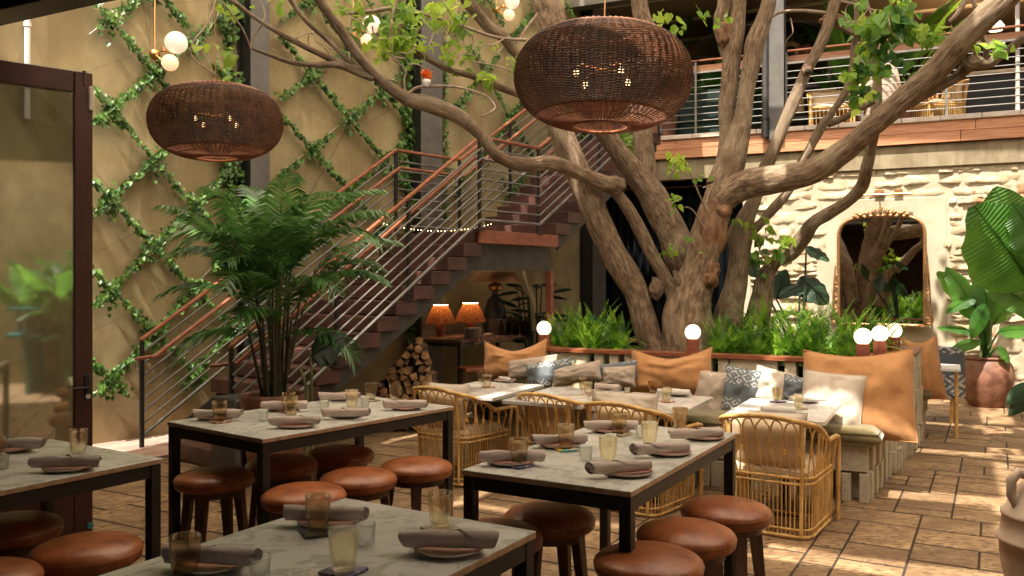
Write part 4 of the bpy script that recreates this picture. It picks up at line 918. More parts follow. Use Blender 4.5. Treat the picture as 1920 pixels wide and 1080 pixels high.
def pillow(x0, y0, x1, y1, d, m, lab, tilt=18, roll=0, yaw=0, t=.17, sag=.0, Y=None, seed=0, wr=.012, grp='scatter pillows along the bench'):
    cx, cy = (x0+x1)/2, (y0+y1)/2
    Y = Y or line_pt(cx, d).y; p = W(cx, cy, Y); cr, sr = abs(math.cos(R(roll))), abs(math.sin(R(roll)))
    ww = (x1-x0)/FOC*Y; hh = (y1-y0)/FOC*Y; ww /= math.cos(R(27)-R(yaw))*.98; hh /= math.cos(R(tilt))*.985
    den = cr*cr-sr*sr; w = (ww*cr-hh*sr)/den if roll else ww; h = (hh*cr-ww*sr)/den if roll else hh
    Mx = Euler((-R(tilt), 0, 0)).to_matrix(); Rz = Euler((0, 0, R(-27+yaw))).to_matrix(); Ry = Euler((0, R(roll), 0)).to_matrix()
    pm = pillow_mesh(w, h, t, sag, seed, wr=wr); sm = MB(); n_ = 22; ed = [pm.v[i*(n_+1)] for i in range(n_+1)]+[pm.v[n_*(n_+1)+j] for j in range(1, n_+1)]+[pm.v[i*(n_+1)+n_] for i in range(n_-1, -1, -1)]+[pm.v[j] for j in range(n_-1, -1, -1)]; sm.tube(ed, .0045 if w < .6 else .006, 5, caps=False)
    po_ = obj('pillow', pm, m, None, p, (Rz @ Mx @ Ry).to_euler(), label=lab, cat='pillow', group=grp); obj('seam', sm, m, po_); return po_
O = M_['orange']
pillow(905,634,1024,714,.65,O,'large rust orange pillow at the left end of the bench',14,-4,sag=.05,seed=1,t=.24,wr=.018)
pillow(1187,650,1327,742,.62,O,'large rust orange pillow with sun streaks in the middle of the bench',16,-3,sag=.045,seed=2,t=.28,wr=.02)
pillow(1520,653,1698,826,.42,O,'largest rust orange pillow leaning at the right end of the bench',17,-3,sag=.022,seed=3,t=.30,wr=.022)
pillow(1697,628,1768,752,3.35,O,'rust orange pillow on the rear bench beyond the planter end',12,-6,sag=.03,seed=4,yaw=14,t=.2)
pillow(951,664,1044,716,.52,M_['tanpat'],'sand pillow with dark toggles next to the left orange pillow',20,-9,seed=5)
pillow(985,670,1074,735,.42,M_['bluepat'],'blue grey patterned pillow left of the sand pillow with diamonds',18,-11,seed=6)
pillow(1034,675,1126,728,.38,M_['tanpat'],'sand pillow between the two left blue grey pillows',20,-13,seed=7)
pillow(1092,675,1192,722,.50,M_['bluepat'],'blue grey patterned pillow left of the middle orange pillow',20,-9,seed=8)
pillow(1131,685,1190,729,.40,M_['tanpat'],'small sand pillow touching the middle orange pillow',18,-6,seed=9)
pillow(1302,694,1360,787,.52,M_['tanpat'],'sand pillow right of the middle orange pillow',12,5,seed=10)
pillow(1350,686,1421,788,.55,M_['bluepat'],'blue grey pillow with white diamonds right of centre',14,9,seed=11)
pillow(1409,687,1485,770,.62,M_['creamp'],'cream pillow behind the rightmost marble table',14,12,seed=12)
pillow(1468,704,1532,765,.55,M_['bluepat'],'small blue grey pillow behind the glasses of the rightmost table',16,8,seed=13)
pillow(1507,697,1611,812,.22,M_['creamp'],'cream and sand pillow in front of the largest orange pillow',16,4,seed=14,wr=.016)
pillow(1112,737,1228,800,0,M_['creamp'],'white pillow in the second rattan armchair from the right',10,0,Y=6.45,seed=15,grp='pillows in the armchairs')
pillow(975,738,1100,790,0,M_['creamp'],'cream pillow in the third rattan armchair from the right',10,-3,Y=7.15,seed=16,grp='pillows in the armchairs')
pillow(795,720,878,800,0,M_['creamp'],'cream pillow in the leftmost rattan armchair',10,0,Y=7.42,seed=17,grp='pillows in the armchairs')
pillow(1380,772,1500,880,0,M_['creamp'],'cream pillow in the rightmost rattan armchair',8,0,Y=5.95,seed=18,yaw=-2,grp='pillows in the armchairs')
dots = MB()
# ================= globe lamps on the ledge =================
gl0 = None
for px, pyb, d, lab in ((1020,655,DW+.07,'small globe table lamp at the left end of the planter ledge'), (1299,660,DW+.07,'small globe table lamp in front of the tree trunk'),
    (1618,668,DW+.10,'nearest globe table lamp at the right end of the planter ledge'), (1650,657,DW+.65,'globe table lamp just behind the nearest one at the planter end'), (1676,648,DW+1.3,'farthest globe table lamp on the planter end')):
    p = line_pt(px, d); z = LEDZ+.003
    if gl0 is None:
        e = empty('globe_lamp', label=lab, cat='lamp', group='globe lamps on the planter ledge'); gl0 = e
        f = MB(); f.lathe([(.066,0),(.066,.012)], 28); f.disc(.066,.012,28); obj('base_ring', f, M_['brass'], e)
        f = MB(); f.lathe([(.058,.012),(.058,.135),(.055,.14),(0,.14)], 72, ripple=.035, rn=24, smooth=False); obj('fluted_base', f, M_['stepedge'], e)
        f = MB(); f.lathe([(.078*math.sin(a), .205-.078*math.cos(a)) for a in [math.pi*i/16 for i in range(17)]], 28); obj('globe', f, M_['globe'], e)
    o = gl0 if gl0['label'] == lab else dup(gl0, label=lab); o.location = (p.x, p.y, z)
DIFFUSERS = []  # added overhead panels, gaps placed to let sun patches through
_rs = random.Random(17)
for _i in range(7):
    _x = -5.2+_i*1.95; _w = 1.86 if _x < -1 else 1.62
    for _j in range(-1, 6):
        _y = -5.8+_j*2.0; _l = 1.97 if _x < -1 else 1.66
        if _x > -.8 and _rs.random() < .12: continue
        if _x > -2.6 and _y > 1.7: continue
        DIFFUSERS.append((_x, _w+_rs.uniform(-.08, .08), _y, _y+_l+_rs.uniform(-.15, .1)))
# ================= the big tree =================
def smooth_path(pts, sub=6):
    """Catmull-Rom through (px,py,Y,rpx) -> world points and radii"""
    P = []
    for i, (x, y, Y, r) in enumerate(pts):
        a = pts[max(0, i-1)]; b = pts[min(len(pts)-1, i+1)]; dx, dy = abs(b[0]-a[0]), abs(b[1]-a[1]); P.append((W(x, y, Y), r*Y/FOC*.94*max(dx, dy)/math.hypot(dx, dy)/(1+.5*((x-960)/FOC)**2)))
    out = []; rad = []
    for i in range(len(P)-1):
        p0 = P[max(0, i-1)]; p1 = P[i]; p2 = P[i+1]; p3 = P[min(len(P)-1, i+2)]
        for k in range(sub):
            t = k/sub; f = lambda a, b, c, d: .5*((2*b)+(c-a)*t+(2*a-5*b+4*c-d)*t*t+(3*b-a-3*c+d)*t**3)
            out.append(f(p0[0], p1[0], p2[0], p3[0])); rad.append(max(.003, f(p0[1], p1[1], p2[1], p3[1])))
    out.append(P[-1][0]); rad.append(P[-1][1]); return out, rad
YT = 9.2
tree = empty('big_tree', W(1270, 655, YT), 0, 'large multi stemmed old tree growing from the planter through the courtyard', 'tree')
TO = tree.location.copy()
def limb(name, pts, n=14, jit=.16, m='bark', seed=None, sub=7):
    if name in ('trunk', 'limb'): jit = min(jit, .13)
    if name in ('trunk', 'limb'): n = int(n*1.8); sub = 12
    elif name == 'branch': n = n+4; sub = 9
    pa, ra = smooth_path(pts, sub); f = MB(); f.tube([p-TO for p in pa], ra, n, jit=jit, seed=seed if seed is not None else random.uniform(0, 90)); return obj(name, f, M_[m], tree)
limb('trunk', [(1245,690,YT,42),(1226,650,YT,29),(1208,605,YT,26),(1194,550,YT,26),(1166,500,YT-.05,30),(1138,450,YT-.1,28),(1115,400,YT-.1,27),(1095,350,YT-.1,28),(1075,300,YT-.1,27),(1055,255,YT-.1,25),(1042,200,YT,25),(1040,120,YT,24),(1036,50,YT,29),(1015,-10,YT,27),(990,-90,YT,24),(970,-200,YT,18)], 20)
limb('trunk', [(1292,700,YT-.15,68),(1293,655,YT-.15,54),(1290,600,YT-.15,49),(1293,560,YT-.15,44),(1312,500,YT-.15,35),(1325,450,YT-.15,36),(1338,400,YT-.15,34),(1352,355,YT-.15,32)], 26, .22)
limb('limb', [(1325,430,YT-.15,26),(1348,380,YT-.2,35),(1390,350,YT-.3,33),(1440,338,YT-.5,31),(1520,322,YT-.8,29),(1580,285,YT-1.0,31),(1640,233,YT-1.3,30),(1700,180,YT-1.5,33),(1750,135,YT-1.7,37),(1800,80,YT-1.9,40),(1850,30,YT-2.1,40),(1900,-20,YT-2.2,38),(1990,-120,YT-2.4,32)], 22, .14)
limb('branch', [(1700,190,YT-1.5,20),(1745,168,YT-1.6,16),(1790,148,YT-1.7,13),(1822,120,YT-1.75,16),(1855,118,YT-1.8,13),(1885,98,YT-1.9,11),(1930,66,YT-2,12),(1990,40,YT-2,9)], 12, .3)
limb('branch', [(1812,125,YT-1.76,14),(1822,112,YT-1.8,13),(1845,112,YT-1.8,9),(1850,90,YT-1.85,7),(1838,55,YT-1.9,5.5),(1826,0,YT-2,5),(1820,-60,YT-2,4)], 8)
limb('limb', [(1340,350,YT-.1,20),(1357,300,YT,16),(1363,250,YT,15),(1363,200,YT,17),(1368,150,YT,18),(1374,100,YT,18),(1382,50,YT,16),(1386,0,YT,15),(1392,-90,YT,13)], 14)
limb('branch', [(1370,120,YT+.05,15),(1360,80,YT+.05,14),(1352,40,YT+.05,15),(1358,0,YT+.05,14),(1350,-80,YT+.05,12)], 12, .4)
limb('limb', [(1350,360,YT-.1,30),(1368,318,YT-.1,30),(1382,265,YT-.1,25),(1392,220,YT-.1,19),(1398,180,YT-.1,17),(1406,135,YT-.1,18),(1415,85,YT-.1,21),(1430,40,YT-.1,18),(1442,0,YT-.1,15),(1450,-90,YT-.1,14)], 16)
limb('limb', [(1305,600,YT+.25,24),(1292,520,YT+.3,27),(1272,470,YT+.35,36),(1258,430,YT+.35,34),(1236,390,YT+.35,35),(1215,355,YT+.3,32),(1180,310,YT+.2,27),(1150,272,YT+.1,24),(1125,235,YT,21),(1100,190,YT-.1,18),(1080,120,YT-.2,15)], 18)
limb('limb', [(1240,395,YT+.35,26),(1216,345,YT+.4,23),(1207,290,YT+.4,20),(1206,240,YT+.4,20),(1212,150,YT+.4,19),(1216,70,YT+.4,18),(1202,25,YT+.4,17),(1195,-60,YT+.4,16)], 14)
limb('limb', [(1275,585,YT-.1,20),(1252,530,YT-.1,15),(1217,467,YT-.1,15),(1188,408,YT-.15,15),(1160,366,YT-.2,15),(1143,348,YT-.25,18),(1122,340,YT-.3,17),(1090,327,YT-.4,14),(1036,306,YT-.6,15),(982,308,YT-.8,14),(934,293,YT-1.0,14),(900,252,YT-1.1,16),(857,217,YT-1.2,18),(800,195,YT-1.4,17),(763,185,YT-1.5,16),(723,158,YT-1.6,14),(690,125,YT-1.7,13),(665,95,YT-1.8,12.5),(640,58,YT-1.9,12.5),(615,25,YT-2,11.5),(592,-10,YT-2.1,11),(560,-80,YT-2.2,9)], 16, .2)
limb('limb', [(1350,700,YT+.1,46),(1362,640,YT+.1,34),(1368,580,YT+.1,28),(1380,530,YT+.1,24),(1387,480,YT+.1,21),(1388,440,YT+.1,25),(1398,410,YT+.1,20),(1416,370,YT+.1,15),(1437,312,YT+.05,15),(1463,250,YT,13),(1490,185,YT,14),(1512,133,YT,13),(1538,85,YT,13),(1556,38,YT,12),(1568,-5,YT,11),(1590,-80,YT,9)], 16, .2)
limb('branch', [(1400,440,YT+.1,15),(1427,418,YT+.15,13),(1452,388,YT+.2,13),(1480,355,YT+.2,11),(1500,310,YT+.2,10),(1520,275,YT+.2,10),(1540,238,YT+.2,11),(1562,208,YT+.2,9),(1582,178,YT+.2,9),(1596,140,YT+.2,8),(1602,80,YT+.2,6),(1606,30,YT+.2,5),(1606,-50,YT+.2,4)], 10, .25)
limb('branch', [(1552,232,YT+.2,9),(1580,222,YT+.1,8),(1605,208,YT,7.5),(1640,190,YT-.1,7)], 8)
limb('branch', [(1548,38,YT+.1,10),(1570,45,YT+.1,9),(1595,60,YT+.1,7),(1620,70,YT+.1,7),(1640,115,YT+.1,10),(1645,170,YT+.1,9),(1640,230,YT+.1,12)], 8)
limb('limb', [(1418,610,YT+.2,26),(1428,560,YT+.2,22),(1437,515,YT+.2,18),(1456,488,YT+.15,18),(1482,474,YT+.1,21),(1505,447,YT,20),(1525,418,YT-.1,18),(1553,400,YT-.1,16),(1590,377,YT-.2,15),(1615,350,YT-.3,15),(1625,315,YT-.5,13),(1632,285,YT-.6,11),(1640,250,YT-.8,10),(1648,215,YT-1.0,9)], 16, .3)
limb('limb', [(985,118,YT-.2,12),(962,92,YT-.3,14),(945,70,YT-.4,16),(918,52,YT-.5,15),(892,22,YT-.6,15),(872,-6,YT-.7,14),(850,-70,YT-.9,11)], 12)
limb('branch', [(1000,183,YT-.3,9),(962,173,YT-.4,8),(925,158,YT-.6,8),(890,143,YT-.7,7.5),(840,130,YT-.9,6.5),(790,103,YT-1.1,6),(763,82,YT-1.2,5),(758,70,YT-1.2,3)], 8)
limb('branch', [(700,145,YT-1.65,10),(667,134,YT-1.7,8),(632,122,YT-1.8,7),(591,122,YT-1.9,5.5),(546,117,YT-2,5),(505,103,YT-2.1,4),(471,90,YT-2.2,3)], 8)
limb('branch', [(690,140,YT-1.65,9),(650,122,YT-1.75,8),(622,112,YT-1.8,7.5),(563,83,YT-2,7),(512,55,YT-2.2,5.5),(470,28,YT-2.3,5.5),(443,7,YT-2.4,6.5),(410,-15,YT-2.5,7)], 8)
limb('branch', [(665,130,YT-1.7,8),(640,100,YT-1.8,6.5),(610,72,YT-1.8,6.5),(580,45,YT-1.9,6),(555,15,YT-1.9,6),(535,-15,YT-2,6)], 8)
tw = [[(405,-5,6.5,2.4),(391,41,6.4,2.6),(362,80,6.3,2.4),(361,108,6.3,2.4),(391,131,6.25,2),(409,141,6.2,1.6)], [(470,92,7,2.5),(475,70,7,2.5),(497,30,7,2.5),(480,-10,7,2)], [(763,82,YT-1.2,2.5),(790,50,YT-1.2,2.4),(818,15,YT-1.2,2.2),(845,-15,YT-1.2,2)],
 [(763,187,YT-1.5,4.5),(775,168,YT-1.5,4),(800,162,YT-1.5,3.2),(855,163,YT-1.5,2.5),(905,177,YT-1.6,2.4),(925,193,YT-1.6,2.4),(927,205,YT-1.6,2.2),(905,218,YT-1.6,2),(900,213,YT-1.6,1.6)],
 [(760,172,YT-1.5,2.2),(758,150,YT-1.5,2),(760,130,YT-1.5,2),(735,105,YT-1.5,2.6),(733,60,YT-1.5,3),(738,20,YT-1.5,3),(755,-20,YT-1.5,2.5)],
 [(650,25,YT-1.3,4),(690,22,YT-1.3,4.5),(750,15,YT-1.3,4),(800,28,YT-1.3,3.2),(870,50,YT-1.3,3),(930,70,YT-1.2,3.4),(985,75,YT-1,4)], [(750,65,YT-1.3,4.5),(752,40,YT-1.3,4.5),(757,5,YT-1.3,4.2),(760,-20,YT-1.3,4)],
 [(975,75,YT-.5,3),(990,50,YT-.5,4),(1010,25,YT-.5,4.5)], [(730,160,YT-1.55,2.5),(700,145,YT-1.55,2.2),(745,152,YT-1.55,1.8)], [(1010,170,YT-.5,2),(950,130,YT-.5,2),(880,115,YT-.5,1.8)],
 [(860,-10,YT-1,2.4),(860,25,YT-1,2.4),(835,55,YT-1,2),(830,80,YT-1,1.6)], [(410,-5,6.8,2),(430,20,6.8,2),(455,55,6.9,2),(470,90,7,2)], [(1500,-10,YT,3),(1590,5,YT,3),(1640,20,YT,2.4)], [(1548,25,YT+.1,4.5),(1500,20,YT+.1,3.5),(1460,24,YT+.1,3.5),(1440,40,YT+.1,2)],
 [(1780,40,YT-1.8,6),(1795,25,YT-1.8,7),(1815,-10,YT-1.8,9)], [(1840,108,YT-1.8,4),(1800,75,YT-1.85,3.2),(1782,48,YT-1.85,2.8)], [(1858,112,YT-1.8,3),(1865,90,YT-1.8,2.6),(1862,72,YT-1.8,2)], [(1620,215,YT,3),(1650,100,YT,2.5),(1625,0,YT,2.5),(1618,-40,YT,2)],
 [(1320,428,YT-.4,2.4),(1300,395,YT-.5,2),(1285,388,YT-.6,1.4)], [(1326,400,YT-.4,2.4),(1305,350,YT-.55,2),(1288,310,YT-.6,1.5)], [(1318,352,YT-.4,2),(1340,345,YT-.4,1.6)], [(1268,480,YT-.3,2.2),(1275,455,YT-.35,1.8),(1280,440,YT-.35,1.4)], [(1445,500,YT,2.4),(1425,470,YT,2.2),(1415,420,YT,1.6)]]
for t in tw: limb('twig', t, 6, .15, 'twig', sub=5)
for t in range(26):     # small crooked twigs
    x, y = random.choice([(480,60),(440,40),(520,90),(600,100),(840,40),(780,110),(880,120),(930,110),(1480,30),(1620,60),(1700,60),(560,90),(420,100),(640,60),(700,60)]); x += random.uniform(-40,40); y += random.uniform(-30,30); Y = YT-1.6
    pts = [(x,y,Y,1.7)]; a = random.uniform(0, 6.3)
    for k in range(4): a += random.uniform(-.8,.8); x += 14*math.cos(a); y += 14*math.sin(a); pts.append((x,y,Y+random.uniform(-.1,.1),1.5-.25*k))
    limb('twig', pts, 5, 0, 'twig', sub=3)
# burls, knots and the bare carved wood of the broken limb
def blob(name, px, py, Y, rx, ry, rz, m, seed, amp=.25, rot=0):
    f = MB(); k = Y/FOC; c = W(px, py, Y)-TO; Mr = Matrix.Rotation(rot, 3, 'Y')
    def fn(u, v):
        a = u*2*math.pi; b = v*math.pi; d = Vector((math.sin(b)*math.cos(a), math.sin(b)*math.sin(a), math.cos(b))); q = 1+amp*noise.noise(d*1.7+Vector((seed,0,0)))+amp*.5*noise.noise(d*4.5+Vector((seed,3,0)))
        return c+Mr @ Vector((d.x*rx*k*q, d.y*ry*k*q, d.z*rz*k*q))
    f.grid(fn, 28, 18); return obj(name, f, M_[m], tree)
blob('bare_wood', 1334,430,YT-.22,28,24,56,'heart',1,.22,.12); blob('bare_wood', 1346,392,YT-.22,27,24,26,'heart',5,.3)
blob('burl', 1332,515,YT-.3,17,16,24,'heart',3,.4,.2); blob('burl', 1152,347,YT-.3,19,16,16,'bark',4,.35);
blob('burl', 1232,540,YT-.1,14,12,20,'bark',8,.3); blob('knot', 1270,525,YT-.25,7,8,18,'bark',12,.3,-.3); blob('knot',1820,118,YT-1.85,17,14,13,'bark',13,.35); blob('knot', 1513,132,YT-.15,10,9,13,'heart',14,.2); blob('hollow_shade_blob', 1515,134,YT-.22,6,5,6,'hole',15,.2)  # last dark blob stands in for the shaded hole in the knot
blob('burl',1560,36,YT+.05,20,14,10,'heart',16,.4); blob('burl',1357,65,YT,14,14,26,'heart',17,.4); blob('knot',1376,622-20,YT-.0,12,12,22,'bark',18,.3)


# ---------------- leaves ----------------
IVY = [(0,-.5),(.18,-.42),(.5,-.35),(.36,-.05),(.42,.18),(.2,.2),(0,.6),(-.2,.2),(-.42,.18),(-.36,-.05),(-.5,-.35),(-.18,-.42)]
HEART = [(0,-.42),(.22,-.5),(.45,-.3),(.46,0),(.3,.25),(0,.62),(-.3,.25),(-.46,0),(-.45,-.3),(-.22,-.5)]
OVAL = [(0,-.5),(.16,-.3),(.22,0),(.14,.3),(0,.6),(-.14,.3),(-.22,0),(-.16,-.3)]
def leaf(mb, p, size, shape, nrm, tip, cup=.15, rn=random):
    n = nrm.normalized(); t = (tip-n*tip.dot(n)); t = t.normalized() if t.length > 1e-4 else n.orthogonal().normalized(); s = n.cross(t); k = len(shape)
    vs = [p+s*x*size+t*(y+.42)*size+n*size*(cup*(abs(x)*1.4)-cup*.8*max(0, y)**2) for x, y in shape]; c = p+t*.42*size-n*size*.03
    mb.add([c]+vs, [(0, 1+i, 1+(i+1) % k) for i in range(k)], False)
def vine(mb, pts, dens, spread, size, outn, rn, shape=IVY):
    tot = 0
    for a, b in zip(pts[:-1], pts[1:]):
        ln = (b-a).length; n = int(ln*dens)
        for i in range(n):
            p = a.lerp(b, rn.random()); u = rn.gauss(0, 1)*spread; v = rn.gauss(0, 1)*spread
            q = p+(WB*u+Vector((0,0,1))*v)+outn*rn.uniform(.01, .09)
            nn = outn+Vector((rn.uniform(-.6,.6), rn.uniform(-.6,.6), rn.uniform(-.2,.8))); tip = Vector((rn.uniform(-.7,.7), rn.uniform(-.7,.7), -1)); leaf(mb, q, size*rn.uniform(.6, 1.25), shape, nn, tip)
rv = random.Random(4)
def ivy_panel(lab, t0, t1, z0, z1, ta, za, pt, pz, gap=.28, seed=1):
    rn = random.Random(seed); e = empty('ivy_lattice', WP(t0, 0, 0), 0, lab, 'ivy', 'ivy lattice trained over the plaster wall'); EO = e.location.copy(); O_ = Vector((EO.x, EO.y, 0)); mb = MB(); stem = MB()
    sl_ = pz/pt
    for sg in (1, -1):
        for n in range(-14, 16):
            c = za+n*pz*2-sg*sl_*ta; pts = []      # z = sg*sl*t + c
            ta_, tb_ = t0, t1
            lo = ((z0-c)/(sg*sl_), (z1-c)/(sg*sl_)); a = max(ta_, min(lo)); b = min(tb_, max(lo))
            if b-a < .12: continue
            P = lambda t, o=.05: WP(t, o, sg*sl_*t+c)-O_
            w = MB(); w.tube([P(a), P(b)], .0035, 4); obj('wire', w, M_['white'], e)
            # segments between nodes, each cut with occasional gaps
            t = a
            while t < b-.05:
                t2 = min(b, t+rn.uniform(.18, .42))
                if rn.random() > gap+.25*max(0, noise.noise(Vector((t*1.3, n*2.1, sg)))):
                    k = 5; path = [P(t+(t2-t)*i/k, .06)+Vector((0,0,rn.uniform(-.015,.015))) for i in range(k+1)]
                    vine(mb, path, rn.choice([100, 140, 185]), rn.uniform(.014, .028), .056, WN, rn); stem.tube(path, .005, 4, caps=False)
                t = t2
            # denser clumps at nodes
            for kk in range(-20, 20):
                tn = ta+kk*pt; zn = sg*sl_*tn+c
                if t0 < tn < t1 and z0 < zn < z1 and sg > 0: vine(mb, [P(tn-.1), P(tn+.1)], 150, .04, .058, WN, rn); vine(mb, [P(tn), P(tn)+Vector((0,0,-.22))], 60, .03, .055, WN, rn)
    obj('ivy_stems', stem, M_['stem'], e, kind='stuff'); obj('ivy_leaves', mb, M_['ivy'], e, kind='stuff')
ivy_panel('ivy lattice with white wires between the glass door and the left steel column', -.05, 1.72, .55, 5.4, .149, 1.64, .468, .47, .08, 2)
ivy_panel('ivy lattice between the two big steel columns above the stairs', 2.2, 4.62, .9, 6.0, 2.676, 3.4, .585, .475, .08, 3)
ivy_panel('ivy lattice right of the right steel column behind the stair top', 5.28, 8.5, 3.1, 6.6, 5.9, 3.75, .6, .62, .12, 4)
def ivy_strip(lab, t, w, z0, z1, dens, seed):
    rn = random.Random(seed); e = empty('climbing_ivy', WP(t, 0, 0), 0, lab, 'ivy', 'ivy climbing beside the steel columns'); O_ = Vector((e.location.x, e.location.y, 0)); mb = MB()
    for i in range(int((z1-z0)*dens)):
        z = rn.uniform(z0, z1); q = WP(t+rn.uniform(-w, w)*(.6+.5*math.sin(z*4)), rn.uniform(.02, .14), z)-O_; leaf(mb, q, .062*rn.uniform(.6, 1.25), IVY, WN+Vector((rn.uniform(-.6,.6), rn.uniform(-.6,.6), rn.uniform(-.1,.8))), Vector((rn.uniform(-.5,.5), rn.uniform(-.5,.5), -1)))
    obj('ivy_leaves', mb, M_['ivy'], e, kind='stuff'); w_ = MB(); w_.tube([Vector((0,0,z0))+WN*.03, Vector((0,0,z1))+WN*.03], .01, 5); obj('ivy_stem', w_, M_['stem'], e)
ivy_strip('dense ivy climbing beside the left steel column above the smaller pendant', wt(432, .1), .19, 1.9, 5.8, 260, 5); ivy_strip('dense ivy climbing left of the right steel column', wt(766, .1), .13, 2.3, 6.2, 190, 6); ivy_strip('thin ivy strip along the right side of the right steel column', wt(836, .1), .07, 2.6, 5.4, 110, 7); ivy_strip('ivy strip beside the slim column at the stair top', wt(1095, .1), .16, 3.4, 6.4, 130, 9)
# tree leaf clusters: (px,py,spread px,count,size m,material,Y)
LC = [(790,25,70,150,.085,'lime',YT-1.3),(740,70,40,60,.085,'lime',YT-1.4),(835,45,60,60,.08,'lime',YT-1.0),(690,20,60,70,.08,'lime',YT-1.3),(905,170,30,26,.08,'lime',YT-.8),(870,100,50,26,.08,'lime',YT-.9),(960,90,30,18,.08,'lime',YT-.8),
 (1665,45,52,120,.125,'mid',YT-1.2),(1655,20,60,60,.13,'lime',YT-1.1),(1645,140,48,52,.12,'mid',YT-1.0),(1625,175,40,26,.11,'lime',YT-1.0),(1740,75,30,36,.10,'lime',YT-1.3),(1600,130,22,12,.12,'lime',YT-1),(1865,95,16,5,.15,'lime',YT-2.2),(1890,98,8,2,.13,'lime',YT-2.2),(1838,78,6,2,.11,'lime',YT-2.2),
 (1290,300,26,12,.095,'lime',YT-.6),(1310,335,34,14,.09,'lime',YT-.6),(1290,385,24,9,.09,'lime',YT-.6),(1280,455,18,16,.07,'lime',YT-.4),(1418,440,28,30,.10,'lime',YT),(1420,480,30,30,.10,'mid',YT+.1),(1450,460,22,14,.09,'lime',YT),(1310,40,30,18,.10,'lime',YT-.3),(1250,20,22,8,.10,'lime',YT),
 (1180,255,26,30,.09,'lime',YT+.6),(440,105,12,7,.085,'lime',6.4),(435,148,10,6,.085,'lime',6.3),(395,85,6,3,.08,'lime',6.4),(440,30,34,16,.075,'lime',7),(560,20,40,20,.07,'lime',YT-1.5)]
rl = random.Random(31)
for px, py, sp, n, sz, mm, Y in LC:
    mb = MB(); k = Y/FOC
    sub = [(rl.gauss(0, 1)*sp*.55, rl.gauss(0, 1)*sp*.45, rl.gauss(0, 1)*sp*.5) for _ in range(max(1, n//6))]
    for i in range(n):
        c = rl.choice(sub); p = W(px+c[0]+rl.gauss(0, 9), py+c[1]+rl.gauss(0, 8), Y)-TO; p.y += c[2]*k+rl.gauss(0, .05)
        leaf(mb, p, sz*rl.uniform(.55, 1.15), HEART, Vector((rl.uniform(-.8,.8), rl.uniform(-1.2,.1), rl.uniform(-.2,1))), Vector((rl.uniform(-1,1), rl.uniform(-1,1), -1.0)), .2)
    obj('leaf_cluster', mb, M_[mm], tree, kind='stuff')
# unseen crown leaves added overhead to dapple the sun
mb = MB(); 
for i in range(3600):
    c = Vector((rl.uniform(-2.5, 7), rl.uniform(4.5, 12), rl.uniform(5.6, 8.2)))
    if noise.noise(c*.75) < -.02 or noise.noise(Vector((c.x*.9, c.y*.9, 5))) < -.05: continue
    x, y = pxof(c)
    if y > -25 or c.y > 10.2: continue
    leaf(mb, c-TO, .15*rl.uniform(.6, 1.2), HEART, Vector((rl.uniform(-.8,.8), rl.uniform(-.8,.8), 1)), Vector((rl.uniform(-1,1), rl.uniform(-1,1), -.6)), .2)
obj('crown', mb, M_['mid'], tree, kind='stuff')
# unseen cream cloth added overhead to soften the sun, gaps leave sun patches
e = empty('added_sun_diffuser', (2.2, 7.5, 7.3), R(-27), 'unseen cream cloth panels added over the courtyard to soften the sun', 'shade sail')
for i, (x, w, y0, y1) in enumerate(DIFFUSERS):
    f = MB(); f.grid(lambda u, v: Vector((x+(u-.5)*w, y0+(y1-y0)*v, -.12*math.sin(u*math.pi))), 6, 12); obj('diffuser_panel', f, M_['diffuser'], e)
for i in range(5): f = MB(); f.box((0, -4.6+i*2.3, .25), (14, .10, .2)); obj('beam', f, M_['doorwood'], e)  # unseen beams added along with the cloth panels

# ================= ferns =================
def frond(mb, p0, az, el, L, nl, ll, lw, bend=1.2, ldroop=.4, stem_r=.003, bare=.12, ang=62, segs=12, taper=.9, up=.15, rn=random):
    d = Vector((math.cos(az), math.sin(az), 0)); side = Vector((-math.sin(az), math.cos(az), 0)); p = Vector(p0); pts = [p.copy()]; tan = []; e_ = el
    wob = rn.uniform(-.25, .25)
    for i in range(segs):
        e2 = e_-bend*((i+1)/segs)**1.5; t = (d*math.cos(e2)+side*wob*(i/segs)+Vector((0,0,1))*math.sin(e2)).normalized(); p = p+t*L/segs; pts.append(p.copy()); tan.append(t)
    tan.append(tan[-1]); mb.tube(pts, [stem_r*(1-.75*i/segs) for i in range(segs+1)], 4, caps=False)
    for i in range(nl):
        u = bare+(1-bare)*(i+.5)/nl; q = u*segs; k = min(segs-1, int(q)); c = pts[k].lerp(pts[k+1], q-k); t = tan[k]; s = t.cross(Vector((0,0,1))); s = s.normalized() if s.length > .01 else side; nn = s.cross(t)
        prof = min(1, (u-bare)/(.16)+.35)*(1-max(0, (u-.45)/.55)**1.6*taper)
        for sg in (-1, 1):
            a = R(ang+rn.uniform(-7, 7)-22*u); dr = (t*math.cos(a)+s*sg*math.sin(a)+nn*up).normalized(); l_ = ll*prof*rn.uniform(.88, 1.08); w_ = lw*(.6+.4*prof)
            e1 = c+dr*l_*.5+Vector((0,0,-l_*ldroop*.18)); e3 = c+dr*l_*(1-ldroop*.25)+Vector((0,0,-l_*ldroop*.75)); wv = t*w_*.5
            mb.add([c-wv*.6, c+wv*.6, e1+wv, e1-wv, e3+wv*.15], [(0,1,2,3),(3,2,4)], True)
